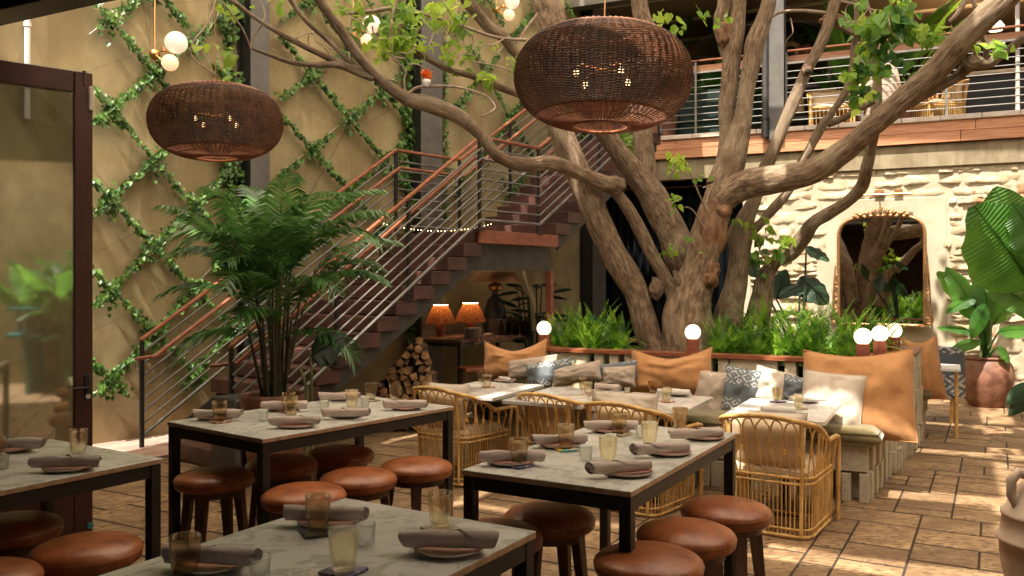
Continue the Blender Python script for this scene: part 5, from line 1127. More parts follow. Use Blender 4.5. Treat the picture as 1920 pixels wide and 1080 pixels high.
def fern_mesh(seed, n=28, L=.5, upright=.42):
    rn = random.Random(seed); mb = MB()
    for i in range(n):
        az = rn.uniform(0, 6.283); k = rn.random(); el = R(rn.uniform(82, 60) if k < upright else rn.uniform(72, 18)); l_ = L*(rn.uniform(.9, 1.25) if k < upright else rn.uniform(.55, 1.05))
        frond(mb, (rn.gauss(0, .035), rn.gauss(0, .035), 0), az, el, l_, 21, .052*(.7+l_*.6), .0165, bend=rn.uniform(.3, .9) if k < upright else rn.uniform(.9, 2.0), ldroop=.15, stem_r=.0022, rn=rn, segs=9)
    return mb
fms = [fern_mesh(k, n=38, L=.46).mesh('fern_fronds') for k in range(5)]
for me in fms: me.materials.append(M_['fern'])
ferns = []
def fern(px, d, s, lab, k, dz=0):
    p = line_pt(px, d); o = obj('sword_fern', fms[k % 5], None, None, (p.x, p.y, .90+dz), (0, 0, k*1.7), (s*1.12, s*1.12, s*1.15), label=lab, cat='fern', group='sword ferns in the planter')
fern(1050,DW+.38,.85,'sword fern at the left end of the planter, beside the leftmost globe lamp',0); fern(1085,DW+.45,1.05,'tall sword fern second from the left in the planter',1); fern(1122,DW+.55,1.25,'tallest sword fern of the left clump, fronds upright',2); fern(1158,DW+.42,.95,'sword fern against the left tree stem',3); fern(1105,DW+.25,.75,'low sword fern spilling over the left ledge',4)
L_ = [(1352,.40,.85,'sword fern right of the trunk, behind the middle globe lamp'),(1385,.62,1.15,'sword fern below the right tree stem, taller fronds'),(1415,.34,.85,'low sword fern over the ledge below the leaning limb'),(1440,.75,1.3,'tall sword fern below the leaning limb'),(1470,.45,.95,'sword fern in the middle of the right clump'),(1505,.75,1.15,'sword fern under the broad alocasia leaf'),(1528,.36,.9,'low sword fern above the large orange pillow left corner'),(1560,.66,1.1,'sword fern left of the arched mirror'),(1582,.32,.85,'sword fern just left of the nearest globe lamp'),(1600,.95,1.2,'sword fern in front of the mirror foot'),(1632,1.05,1.0,'sword fern behind the two nearest globe lamps'),(1655,1.6,1.0,'sword fern at the far right corner of the planter'),(1400,1.1,1.2,'sword fern behind the right tree stem'),(1540,1.25,1.2,'sword fern at the back of the planter below the stone wall')]
for k, (px, d, s, lab) in enumerate(L_): fern(px, DW+d, s, lab, k+1)

# ================= broad leaves =================
def paddle(mb, base, tip, width, nrm, droop=.2, fold=.25, wav=.04, nu=14, nv=8, stem=None, seed=0, split=0):
    """leaf blade from base to tip, half-width profile, folded on the midrib"""
    ax = tip-base; L = ax.length; t = ax.normalized(); n = (nrm-t*nrm.dot(t)).normalized(); s = n.cross(t)
    def fn(u, v):
        w = math.sin(math.pi*min(1, (u*.97+.015)**.8))**.72*width/2; y = (v-.5)*2; c = base+t*L*u+n*(-droop*L*(u*u)+droop*L*.3*u)
        return c+s*y*w+n*(-fold*abs(y)**1.4*w+wav*math.sin(u*22+seed+y*2)*abs(y)*width)
    mb.grid(fn, nu, nv)
    c0 = [base+t*L*u+n*(-droop*L*(u*u)+droop*L*.3*u) for u in [i/8 for i in range(9)]]; mb.tube([c+n*.004 for c in c0], [.011*(1-.8*i/8)*(width/.4) for i in range(9)], 5, caps=False)
    if stem: mb.tube([stem, stem.lerp(base, .55)+Vector((0,0,.04)), base], [.016, .013, .010], 6)
def broad_plant(name, root, leaves, lab, cat, m='banana', stemm=None, grp=None, pot=True):
    e = empty(name, root, 0, lab, cat, grp); O_ = Vector(root)
    for k, (bp, tp, w, nrm, dr) in enumerate(leaves):
        f = MB(); b = bp-O_; t = tp-O_; paddle(f, b, t, w, nrm, droop=dr, seed=k*2.1, stem=Vector((b.x*.08, b.y*.08, 0))+Vector((random.uniform(-.03,.03), random.uniform(-.03,.03), 0))); obj('leaf', f, M_[m], e)
    return e
U = Vector((0,0,1)); Fv = Vector((0,-1,0))
# potted banana against the stone wall
Yp = 11.6; root = W(1860, 668, Yp)
bl = [(W(1838,560,Yp),W(1774,498,Yp-.2),.34,V(-.3,-.9,.5),.1),(W(1852,590,Yp-.1),W(1795,490,Yp-.3),.42,V(.2,-1,.2),.15),(W(1866,590,Yp-.2),W(1852,470,Yp-.2),.34,V(.1,-1,.1),.1),(W(1872,600,Yp),W(1925,530,Yp-.3),.36,V(.3,-1,.5),.2),(W(1845,615,Yp-.2),W(1777,592,Yp-.3),.22,V(0,-.6,1),.3),(W(1885,612,Yp-.3),W(1960,600,Yp-.5),.30,V(0,-.7,1),.25),
 (W(1850,628,Yp-.3),W(1792,640,Yp-.5),.20,V(-.2,-.7,1),.4),(W(1880,560,Yp+.2),W(1900,455,Yp+.2),.3,V(.3,-1,.1),.1),(W(1838,548,Yp-.2),W(1790,560,Yp-.4),.22,V(0,-.5,1),.4),(W(1888,640,Yp-.3),W(1910,668,Yp-.4),.2,V(.2,-.7,1),.3),(W(1860,560,Yp-.35),W(1838,620,Yp-.6),.22,V(0,-1,.5),.2)]
e = broad_plant('banana_plant', root, bl, 'potted banana plant with upright green leaves against the stone wall', 'plant')
f = MB()
for k in range(7): a = k*.9; f.tube([(.05*math.cos(a), .05*math.sin(a), -.1), (.045*math.cos(a), .045*math.sin(a), .25), (.07*math.cos(a), .07*math.sin(a), .6)], [.04,.03,.018], 8)
obj('stalks', f, M_['stem'], e)
pp = W(1860, 756, Yp); potc = Vector((pp.x, 11.75, 0)); rp = 46*11.75/FOC
f = MB(); f.lathe([(rp*.62,0),(rp*.78,.10),(rp*1.0,.34),(rp*1.03,.44),(rp*.97,.56),(rp*.84,.635),(rp*.80,.645),(rp*.86,.655),(rp*.87,.68),(rp*.82,.69),(rp*.74,.67),(rp*.72,.6)], 40)
po = obj('terracotta_pot', f, M_['terra'], None, potc, label='large weathered terracotta pot holding the banana plant by the stone wall', cat='pot'); f = MB(); f.disc(rp*.78, .62, 24); obj('soil', f, M_['soil'], po)
e.location = (potc.x, potc.y-.0, .62)
# big overhanging banana leaves at the right edge
root = Vector((6.6, 8.6, 0)); Yb = 8.3
bl = [(W(1935,535,Yb),W(1838,388,Yb-.3),.80,V(-.25,-1,.25),.12),(W(1945,520,Yb+.2),W(1868,352,Yb+.1),.70,V(-.1,-1,-.1),.05),(W(1960,480,Yb-.1),W(1905,380,Yb-.2),.5,V(.3,-1,.2),.1),(W(1960,600,Yb),W(1840,500,Yb+.3),.36,V(.0,-.8,.8),.2)]
e = broad_plant('tall_banana_plant', root, bl, 'tall banana plant at the right edge with huge backlit overhanging leaves', 'plant')
f = MB(); f.tube([(0,0,0),(0.02,0,1.0),(.05,0,2.2)], [.10,.07,.05], 10); obj('stalk', f, M_['stem'], e)
for a, b in ((W(1808,455,Yb),W(1866,470,Yb-.1)),):
    f = MB(); paddle(f, b-root, a-root, .22, V(0,-1,.3), droop=.15, seed=4); obj('leaf', f, M_['banana'], e)
# plant leaf bottom right by pot
e = broad_plant('floor_plant', Vector((7.0, 10.9, 0)), [(W(1935,720,10.8),W(1893,752,10.7),.22,V(-.2,-1,.6),.3),(W(1935,735,10.8),W(1897,775,10.7),.2,V(0,-1,.6),.3)], 'low dark leafy plant at the right edge beside the terracotta pot', 'plant', m='dkleaf')
# alocasia behind the ferns
Ya = 10.0; root = Vector((line_pt(1500, DW+1.7).x, line_pt(1500, DW+1.7).y, .9))
bl = [(W(1500,520,Ya),W(1556,566,Ya-.2),.36,V(-.1,-.8,.7),.15),(W(1515,530,Ya),W(1463,548,Ya-.2),.24,V(-.1,-.6,.9),.2),(W(1512,462,Ya),W(1556,484,Ya-.2),.2,V(0,-.7,.8),.2),(W(1420,520,Ya),W(1400,470,Ya),.2,V(0,-1,.3),.1),(W(1455,560,Ya),W(1475,505,Ya),.24,V(0,-1,.2),.1)]
broad_plant('alocasia', root, bl, 'alocasia with broad glossy leaves behind the ferns, before the stone wall', 'plant', m='dkleaf')
# dark leafy plant under the stairs near the curtain
root = Vector((W(1005,650,12.6).x, 12.6, 0)); bl = []
for k in range(26):
    a = random.uniform(0, 6.28); r = random.uniform(.05, .28); z = random.uniform(.8, 1.75); b = root+Vector((r*math.cos(a), r*math.sin(a), z)); bl.append((b, b+Vector((math.cos(a)*.28, math.sin(a)*.28, random.uniform(-.05,.16))), .14, V(0,-.4,1), .3))
broad_plant('rubber_plant', root, bl, 'dark rubber plant between the console table and the black curtain', 'plant', m='dkleaf')

# ================= potted kentia palm =================
pc = W(515, 735, 7.2); pc = Vector((pc.x, 7.2, 0)); rr_ = 60*7.2/FOC
f = MB(); f.lathe([(rr_*.68,0),(rr_*.8,.15),(rr_*.95,.45),(rr_*1.02,.68),(rr_*1.05,.72),(rr_*1.05,.765),(rr_*.97,.77),(rr_*.93,.74),(rr_*.92,.6)], 40)
po = obj('terracotta_pot', f, M_['terra'], None, pc, label='round terracotta pot holding the palm in front of the staircase', cat='pot'); f = MB(); f.disc(rr_*.93, .71, 24); obj('soil', f, M_['soil'], po)
palm_e = e = empty('kentia_palm', (pc.x, pc.y, .71), 0, 'potted kentia palm with arching dark fronds before the staircase', 'palm'); rk = random.Random(12)
f = MB()
fr = []
for k in range(17):
    a = k*2.4+rk.uniform(-.3,.3); r = rk.uniform(.01,.12); h = rk.uniform(.65, 1.3); lean = rk.uniform(.02,.22)
    b = Vector((r*math.cos(a), r*math.sin(a), 0)); t = b+Vector((lean*math.cos(a), lean*math.sin(a), h)); f.tube([b, b.lerp(t,.5)+Vector((0,0,.02)), t], [.017,.013,.008], 6); fr.append((t, a))
obj('canes', f, M_['cane'], e)
for k, (t, a) in enumerate(fr):
    f = MB(); el = R(rk.uniform(58, 88)); Lf = rk.uniform(.85, 1.15); frond(f, t, a, el, Lf, 26, .36, .036, bend=rk.uniform(1.0, 1.9), ldroop=rk.uniform(.35, .7), stem_r=.007, bare=.12, ang=58, segs=12, taper=.55, up=.12, rn=rk); obj('frond', f, M_['palm'], e)
for az, el, Lf, z in ((R(200), 70, 1.25, 1.0), (R(165), 58, 1.15, .95), (R(185), 46, 1.0, .8), (R(-5), 68, 1.25, 1.05), (R(15), 52, 1.05, .85), (R(-40), 55, 1.1, .8), (R(70), 80, 1.1, 1.15), (R(-60), 70, .95, 1.05), (R(230), 66, 1.0, 1.1), (R(-90), 40, .9, .7), (R(-20), 30, .9, .6), (R(215), 30, .9, .6), (R(-110), 62, .9, .95), (R(100), 75, 1.1, 1.1)):
    f = MB(); frond(f, (0.03*math.cos(az), .03*math.sin(az), z-.1), az, R(el), Lf*.92, 28, .36, .038, bend=rk.uniform(1.2, 1.9), ldroop=.5, stem_r=.007, bare=.1, ang=56, segs=12, taper=.5, up=.15, rn=rk); obj('frond', f, M_['palm'], e)
# snake-like stalks and broad leaf at palm's right
e = empty('stem_plant', (W(575,745,6.9).x, 6.9, 0), 0, 'slim green stalked plant with one broad leaf right of the palm pot', 'plant')
f = MB(); f.tube([(0,0,0),(-.0,0,.85),(-.05,0,1.0)], .014, 6); f.tube([(.05,0,0),(.04,0,.9),(.03,0,1.15)], .012, 6); obj('stalks', f, M_['stem'], e); f = MB(); paddle(f, Vector((.03,0,1.1)), Vector((.28,-.1,1.28)), .3, V(-.4,-1,.4), droop=.3); obj('leaf', f, M_['dkleaf'], e)
# ================= wicker pendants =================
def make_pendant():
    e = empty('wicker_pendant', label='x', cat='pendant lamp', group='big wicker pendant lamps'); Rr, H = .475, .53
    def pr(v):      # v -1..1 bottom..top
        a = v*math.pi/2; return Rr*max(0, math.cos(a))**.62, H/2*math.sin(a)*(1 if v > 0 else 1.02)
    vt, vb = .86, -.90
    NRB = 64; f = MB()
    for k in range(NRB):
        a = 2*math.pi*k/NRB; pts = []
        for i in range(25): v = vb+(vt-vb)*i/24; r, z = pr(v); pts.append((r*math.cos(a), r*math.sin(a), z))
        f.tube(pts, .0042, 4, caps=False)
    obj('ribs', f, M_['wickerrib'], e, kind='stuff')
    f = MB(); NW = 74; n = NRB*2
    for w in range(NW):
        v = -.56+1.12*w/(NW-1); r0, z0 = pr(v); ph = w % 2; vs = []; wr_ = (random.uniform(.0034, .0043) if v < .12 else random.uniform(.0026, .0038))
        for j in range(n):
            a = 2*math.pi*(j+.0)/n; s = (1 if (j//1) % 2 == 0 else 0); off = 0 if j % 2 else (.0085 if ((j//2)+ph) % 2 else -.0085)
            r = r0+off
            for q in range(3): b = q*2.094; vs.append((math.cos(a)*(r+.003*math.cos(b)), math.sin(a)*(r+.003*math.cos(b)), z0+wr_*math.sin(b)))
        f.add(vs, [(j*3+q, j*3+(q+1) % 3, ((j+1) % n)*3+(q+1) % 3, ((j+1) % n)*3+q) for j in range(n) for q in range(3)], True)
    obj('weave', f, M_['wicker'], e, kind='stuff')
    f = MB()
    for v, rr in ((vt, .008), (.58, .005), (-.58, .006), (-.72, .004), (vb, .009)):
        r, z = pr(v); f = MB(); f.tube([(r*math.cos(a), r*math.sin(a), z) for a in [2*math.pi*i/48 for i in range(49)]], rr, 6, caps=False); obj('hoop', f, M_['wickerrib'], e)
    f = MB(); r, z = pr(vt)
    for k in range(3): a = k*2.094+.3; f.tube([(r*math.cos(a), r*math.sin(a), z), (0, 0, z+.07)], .003, 5)
    f.tube([(0,0,z+.07),(0,0,2.6)], .0045, 6); f.tube([(0,0,z+.07),(0,0,.05)], .006, 6); obj('cord', f, M_['copper'], e)
    f = MB(); b = MB()
    for k in range(4):
        a = k*math.pi/2+.5; c = Vector((.17*math.cos(a), .17*math.sin(a), .0)); f.tube([(0,0,.05), c*.8+Vector((0,0,.05)), c+Vector((0,0,.03))], .006, 6); b.lathe([(.015*math.sin(q), -.022*math.cos(q)) for q in [math.pi*i/8 for i in range(9)]], 10, M=Matrix.Translation(c))
    lh = obj('lamp_holder', f, M_['brass'], e); obj('bulbs', b, M_['bulb'], lh)
    l = bpy.data.lights.new('pendant_glow', 'POINT'); l.energy = 1.2; l.color = (1,.5,.22); l.shadow_soft_size = .12; lo = bpy.data.objects.new('pendant_glow', l); COL.objects.link(lo); lo.parent = e; lo.location = (0,0,-.05)
    return e
p0 = make_pendant(); p0.location = W(1130, 146, 4.52); p0['label'] = 'larger looking wicker pendant lamp hanging in front of the tree'; p0.rotation_euler = (R(-2), R(2), 0); p0.scale = (.975,)*3
p1 = dup(p0, label='smaller looking wicker pendant lamp hanging before the ivy wall at left'); p1.location = W(406, 229, 5.9); p1.rotation_euler = (R(-1), R(-1), .4); p1.scale = (.93,)*3

# ================= wall sconces =================
sc0 = None
for px, py, lab, ma, mb_ in ((290,102,'two globe wall light nearest, above the glass door side ivy','globepale','globewarm'),(662,64,'two globe wall light in the middle, between the steel columns','globepale','globewarm'),(930,18,'two globe wall light farthest, near the top beside the large pendant','globepale','globewarm')):
    t = wt(px, .12); 
    if sc0 is None:
        e = empty('globe_wall_light', rz=WANG, label=lab, cat='wall light', group='two globe wall lights on the ivy wall'); sc0 = e
        f = MB(); f.tube([(0,0,0),(0,0,3.2)], .012, 8); obj('rod', f, M_['brass'], e)
        f = MB(); f.lathe([(.06*math.sin(a), -.06*math.cos(a)) for a in [math.pi*i/10 for i in range(11)]], 18); f.tube([(0,0,0),(.06,-.12,.06)], .01, 6); f.tube([(0,0,0),(.04,-.14,-.10)], .01, 6); f.lathe([(.035,-.02),(.035,.02)], 14, M=Matrix.Translation((.05,-.11,.04))); obj('brass_joint', f, M_['brass'], e)
        for r, c, mm in ((.118, (.13,-.22,.115), 'globepale'), (.088, (.06,-.22,-.115), 'globewarm')):
            f = MB(); f.lathe([(r*math.sin(a), -r*math.cos(a)) for a in [math.pi*i/18 for i in range(1, 19)]], 30, M=Matrix.Translation(c)); f.add([Vector(c)+Vector((r*math.sin(math.pi/18)*math.cos(q), r*math.sin(math.pi/18)*math.sin(q), -r*math.cos(math.pi/18))) for q in [2*math.pi*i/30 for i in range(30)]], [tuple(range(30))[::-1]]); obj('globe', f, M_[mm], e)
    o = sc0 if sc0['label'] == lab else dup(sc0, label=lab); p = WP(t, .12, wz(py, px, .12)); o.location = p

# ================= under the stairs =================
CT = .95; fc = PZ(865, 638, CT); cd1 = Vector((.5, .866, 0)); cd2 = Vector((-.866, .5, 0)); cl, cw = 2.3, .85; CA = R(60)
e = empty('console_table', (fc+cd1*cl/2+cd2*cw/2)*1.0, CA, 'dark wooden console table with lamps standing under the staircase', 'table'); e.location.z = 0
f = MB(); 
for k in range(3): f.box((0, -cw/2+(k+.5)*cw/3, CT-.02), (cl, cw/3-.004, .04), ch=.004)
obj('tabletop', f, M_['walnut'], e)
for sx in (-1, 1):
    for sy in (-1, 1): f = MB(); f.box((sx*(cl/2-.06), sy*(cw/2-.06), (CT-.04)/2), (.05, .05, CT-.04)); obj('leg', f, M_['black'], e)
f = MB(); f.box((0, 0, CT-.07), (cl-.1, cw-.1, .05)); obj('apron', f, M_['black'], e)
def CP(u, v, z=0): p = fc+cd1*u+cd2*v; return Vector((p.x, p.y, CT+z))
# runner with fringe
f = MB(); f.grid(lambda u, v: CP(.25+u*1.95, -.03+v*.62, .004+.003*math.sin(u*30)), 20, 6); f.grid(lambda u, v: CP(.25+u*1.95, -.03-.002*v, .004-.05*v-.015*math.sin(u*9)**2*v), 20, 3)
ru = obj('table_runner', f, M_['runner'], label='woven red and dark patterned runner with yellow fringe on the console table', cat='textile'); f = MB()
for k in range(150): u = k/150; a = CP(.25+u*1.95, -.034, -.045-.01*math.sin(u*9)**2); f.tube([a, a+Vector((random.uniform(-.004,.004),0,-.03))], .0016, 3, caps=False)
obj('fringe', f, M_['yeltile'], ru, kind='stuff')
lampsrc = None
def shade_lamp(px, pyb, Y, sc, lab, dz=0):
    global lampsrc
    if lampsrc is None:
        e = empty('raffia_lamp', label=lab, cat='lamp', group='raffia shaded lamps on the console'); lampsrc = e
        f = MB(); f.lathe([(.045,0),(.045,.02),(.06,.10),(.05,.20),(.02,.22),(.0,.22)], 24, ripple=.04, rn=10); obj('base', f, M_['stepedge'], e)
        f = MB(); f.lathe([(.215,.19),(.20,.235),(.155,.34),(.10,.445),(.096,.455)], 60, ripple=.022, rn=20); obj('shade', f, M_['shade'], e)
        f = MB(); f.lathe([(.10,.445),(.108,.455)], 30); obj('shade_ring', f, M_['bulb2'], e)
        f = MB(); f.lathe([(0,.27),(.014,.29),(.018,.33),(.012,.37),(0,.38)], 10); obj('bulb', f, M_['bulb'], e)
        l = bpy.data.lights.new('lamp_glow', 'POINT'); l.energy = 1.3; l.color = (1,.55,.22); l.shadow_soft_size = .04; lo = bpy.data.objects.new('lamp_glow', l); COL.objects.link(lo); lo.parent = e; lo.location = (0,0,.40)
    o = lampsrc if lampsrc['label'] == lab else dup(lampsrc, label=lab); p = W(px, pyb, Y); o.location = (p.x, p.y, CT+dz); o.scale = (sc,)*3; return o
shade_lamp(882, 610, 12.1, 1.02, 'raffia lamp with glowing bulb in the middle of the console table', .0); shade_lamp(826, 622, 11.8, .98, 'raffia lamp half hidden by the stair underside')
def plates(px, Y, n, r, lab):
    p = W(px, 600, Y); e = empty('plate_stack', (p.x, p.y, CT+.008), 0, lab, 'plates', 'stacks of plates on the console')
    for k in range(n): f = MB(); f.lathe([(0,.003+k*.013),(r*.6,k*.013),(r,.010+k*.013),(r*.98,.013+k*.013),(0,.011+k*.013)], 24); obj('plate', f, M_['plate'], e)
plates(886, 11.55, 10, .125, 'nearer stack of plates in front of the raffia lamp'); plates(934, 12.5, 16, .14, 'taller stack of plates below the copper shaded lamp')
bt = MB(); bt.lathe([(0,.002),(.035,0),(.038,.02),(.038,.14),(.03,.17),(.015,.20),(.015,.24),(.018,.245),(.012,.245)], 16); btm = bt.mesh('water_bottle'); btm.materials.append(M_['bottle'])
for k in range(12):
    px = 940+k*4.6; p = W(px, 600, 12.1+.35*(k % 3)); obj('water_bottle', btm, None, None, (p.x, p.y, CT+.006), None, (1, 1, random.uniform(.85, 1.3)), label='glass water bottle in the cluster on the console table', cat='bottle', group='water bottles on the console table')
e = empty('figure_lamp', (W(928,590,12.9).x, 12.9, CT), 0, 'large table lamp with shallow copper shade and dark vase base', 'lamp')
f = MB(); f.lathe([(.16,0),(.19,.1),(.16,.35),(.11,.50),(.05,.56),(.04,.62),(.09,.66),(.1,.7),(.04,.74),(.02,.80)], 10); obj('base', f, M_['steel'], e); f = MB(); f.lathe([(.40,.76),(.40,.765),(.30,.91),(.29,.91)], 8); f.disc(.29,.91,8); obj('shade', f, M_['copper'], e); f = MB(); f.lathe([(.07,.62),(.11,.67),(.09,.73),(.03,.75)], 12); obj('collar', f, M_['brass'], e)
f = MB(); f.grid(lambda u, v: CP(.9+u*.16, .14+v*.1, .02+.025*math.sin(u*3)*math.sin(v*3)), 5, 4); obj('folded_cloth', f, M_['linen'], label='small white folded cloth on the runner', cat='cloth')
f = MB(); p = CP(1.9, .2, .012); f.lathe([(0,0),(.12,.004),(.14,.012),(.0,.008)], 20, M=Matrix.Translation(p)); obj('serving_plate', f, M_['plate'], label='single plate at the right end of the console', cat='plate')
# far wooden stool with orange seat
e = empty('side_stool', (W(893,690,10.9).x, 10.9, 0), R(20), 'wooden stool with orange seat under the console table', 'stool'); f = MB(); f.box((0,0,.60),(.40,.36,.05), ch=.012); obj('seat', f, M_['leather'], e)
for sx in (-1,1):
    for sy in (-1,1): f = MB(); f.box((sx*.16, sy*.14, .285),(.04,.04,.575), ch=.004); obj('leg', f, M_['walnut'], e)
# firewood pile
rw = random.Random(2); wc = Vector((W(748,700,9.9).x, 9.9, 0)); lm = []
for k in range(6):
    mb = MB(); r = .052; n = rw.choice((3,4,4,5,6)); a0 = rw.uniform(0,6); pr_ = [(r*rw.uniform(.75,1.15)*math.cos(a0+2*math.pi*i/n), r*rw.uniform(.75,1.15)*math.sin(a0+2*math.pi*i/n)) for i in range(n)]; Ln = .34
    vs = [(x, -Ln/2, z) for x, z in pr_]+[(x*.95, Ln/2, z*.95) for x, z in pr_]; mb.add(vs, [(i, (i+1) % n, n+(i+1) % n, n+i) for i in range(n)]); mb.cur = 1; mb.add([vs[i] for i in range(n)], [tuple(range(n))]); mb.add([vs[n+i] for i in range(n)], [tuple(range(n))[::-1]]); me = mb.mesh('log'); me.materials.append(M_['logbark']); me.materials.append(M_['logend']); lm.append(me)
for row in range(13):
    wN = max(1, int(13.5-row*1.0)); z = .05+row*.082
    for i in range(wN):
        x = (i-(wN-1)/2)*.098+rw.uniform(-.012,.012)+.02*row; p = wc+Vector((x, rw.uniform(-.05,.05), z+rw.uniform(-.008,.008))); obj('firewood_log', rw.choice(lm), None, None, p, (rw.uniform(-.08,.08), rw.uniform(0,6.28), rw.uniform(-.15,.15)), label='split firewood log in the pile under the staircase', cat='log', group='firewood logs stacked under the stairs')
# wall ivy under stairs
#ivy_strip('dark ivy creeping on the wall under the stair landing', wt(905,.05), .5, .7, 2.2, 60, 15)
# clay planter box left by newel
e = empty('low_bench_box', (W(455,735,7.9).x, 8.2, 0), WANG, 'dark low box beside the foot of the stairs', 'box'); f = MB(); f.box((0,0,.35),(.6,.5,.70), ch=.01); obj('body', f, M_['steel'], e); e.location = SP(.15, SW+.34, 0)

# ================= mirror =================
ms = 1.89; MW, M0, M1 = 1.22, 1.06, 2.72
e = empty('arched_mirror', BP(ms, .045, 0), BR-R(6.5), 'arched gilt mirror with carved crest in the stone wall niche', 'mirror')
def arch(n=40, inset=0):
    w = MW/2-inset; pts = [(-w, M0+inset)]; zs = M1-.38; pts.append((-w, zs))
    for i in range(1, n):
        a = math.pi*(1-i/n); c = math.cos(a); s = math.sin(a); pts.append((w*(abs(c)**.62)*(1 if c > 0 else -1), zs+(M1-inset-zs)*(s**.62)))
    pts.append((w, zs)); pts.append((w, M0+inset)); return pts
ar = arch(40, .02); f = MB(); f.add([(x, -.012, z) for x, z in ar], [tuple(range(len(ar)))]); obj('glass', f, M_['mirror'], e)
ar = arch(); f = MB(); f.tube([(x, -.03, z) for x, z in ar], .026, 8); f.tube([(ar[0][0], -.03, ar[0][1]), (ar[-1][0], -.03, ar[-1][1])], .022, 8); obj('frame', f, M_['gold'], e)
f = MB(); 
for i, (a, b) in enumerate(zip(ar[:-1], ar[1:])):
    L_n = math.hypot(b[0]-a[0], b[1]-a[1]); k = max(1, int(L_n/.035))
    for j in range(k): u = j/k; f.lathe([(0,-.009),(.009,0),(0,.009)], 6, M=Matrix.Translation((a[0]*(1-u)+b[0]*u, -.058, a[1]*(1-u)+b[1]*u)))
obj('beading', f, M_['gold'], e, kind='stuff')
def scroll(cx, cz, r, turns, sg, th=.014, a0=0):
    pts = []; n = 22
    for i in range(n): a = a0+sg*i/n*turns*2*math.pi; rr = r*(1-.85*i/n); pts.append((cx+rr*math.cos(a), -.045, cz+rr*math.sin(a)))
    return pts, [th*(1-.4*i/n) for i in range(n)]
f = MB()
for k in range(-4, 5):
    a = math.pi/2-k*.26; c = (k*.085, M1+.045-abs(k)*.012); 
    for q in (-.25, .25): f.tube([(c[0], -.04, c[1]-.03), (c[0]+.03*math.cos(a+q), -.07, c[1]+.02*math.sin(a)), (c[0]+.07*math.cos(a+q*2), -.05, c[1]+(.095-.012*abs(k))*math.sin(a+q))], [.018,.022,.008], 6)
for sg in (-1, 1):
    for j in range(3): pa, ra = scroll(sg*(.09+j*.13), M1+.035-j*.016, .055, 1.4, sg, .013, math.pi/2); f.tube(pa, ra, 5)
obj('crest', f, M_['gold'], e)
for sg in (-1, 1):
    f = MB()
    for j in range(7): z = M0+.18+j*.095; pa, ra = scroll(sg*(MW/2+.035-.0*j), z, .035-.002*j, 1.1, sg*(1 if j % 2 else -1), .011, 0); f.tube(pa, ra, 5)
    pa, ra = scroll(sg*(MW/2+.045), M0+.085, .075, 1.6, -sg, .018, math.pi/2); f.tube(pa, ra, 6); f.tube([(sg*(MW/2+.04), -.04, M0+.9), (sg*(MW/2+.07), -.05, M0+.5), (sg*(MW/2+.09), -.05, M0+.02), (sg*(MW/2-.05), -.05, M0-.02)], .014, 6); obj('side_scroll', f, M_['gold'], e)

# ================= rear right seat group =================
f = MB(); e = empty('rear_table', (W(1752,680,9.6).x, 9.6, 0), R(-27), 'small white topped table beyond the end of the planter', 'table'); f.box((-.05, 0, .75), (.62, .6, .03), ch=.003); obj('tabletop', f, M_['white'], e)
for sx in (-1, 1):
    f = MB(); f.tube([(sx*.22,-.2,0),(sx*.22,-.2,.73)], .018, 8); f.tube([(sx*.22,.2,0),(sx*.22,.2,.73)], .018, 8); obj('leg', f, M_['rattan'], e)
M_['ikat'] = patmat('blue_white_ikat', (.10,.12,.15), (.66,.62,.55), 8, .5)
e = empty('patterned_chair', (W(1752,700,10.6).x, 10.6, 0), R(150), 'round backed chair in blue and white pattern beyond the planter end', 'chair')
f = MB()
f.grid(lambda u, v: Vector((.34*math.cos(math.pi*u), .34*math.sin(math.pi*u), .30+v*.62-.12*abs(2*u-1)**3*v)), 20, 8); f.grid(lambda u, v: Vector((.27*math.cos(math.pi*u), .27*math.sin(math.pi*u), .30+v*.62-.12*abs(2*u-1)**3*v)), 20, 8); f.grid(lambda u, v: Vector(((.34-.07*v)*math.cos(math.pi*u), (.34-.07*v)*math.sin(math.pi*u), .92-.12*abs(2*u-1)**3+.02*math.sin(v*3.14))), 20, 3)
for sx in (-1, 1): f.grid(lambda u, v: Vector((sx*(.34-.07*u), 0, .30+v*.50)), 2, 4)
obj('backrest', f, M_['ikat'], e); f = MB(); f.box((0,.02,.38),(.56,.54,.14), ch=.03); obj('seat', f, M_['ikat'], e)
for sx in (-1,1):
    for sy in (-1,1): f = MB(); f.tube([(sx*.2, sy*.2, 0),(sx*.2, sy*.2, .32)], .018, 8); obj('leg', f, M_['rattan'], e)
#o = dup(ch0, (5.32, 10.0, 0), R(150), 'rattan chair leg and seat glimpsed beside the rear bench'); o['group'] = 'rattan chairs beyond the planter'
# clay jug bottom right
jc = Vector(((1985-960)/FOC*4.05, 4.05, 0)); f = MB(); r = .25
f.lathe([(.12,0),(.15,.05),(.21,.2),(.245,.36),(.25,.46),(.262,.465),(.262,.48),(.248,.485),(.235,.58),(.242,.585),(.242,.6),(.228,.605),(.19,.70),(.12,.76),(.10,.80),(.105,.83),(.135,.85),(.13,.865),(.09,.85),(.08,.8)], 48)
ja = obj('clay_jug', f, M_['palepot'], None, jc, label='pale clay amphora jug with loop handle at the bottom right corner', cat='jug'); f = MB(); f.tube([(-.12,0,.77),(-.19,0,.80),(-.225,0,.76),(-.225,0,.69),(-.20,0,.64)], [.022,.024,.024,.022,.02], 10); obj('handle', f, M_['palepot'], ja); f = MB(); f.tube([(.12,0,.77),(.19,0,.80),(.225,0,.76),(.225,0,.69),(.20,0,.64)], .022, 10); obj('handle', f, M_['palepot'], ja)
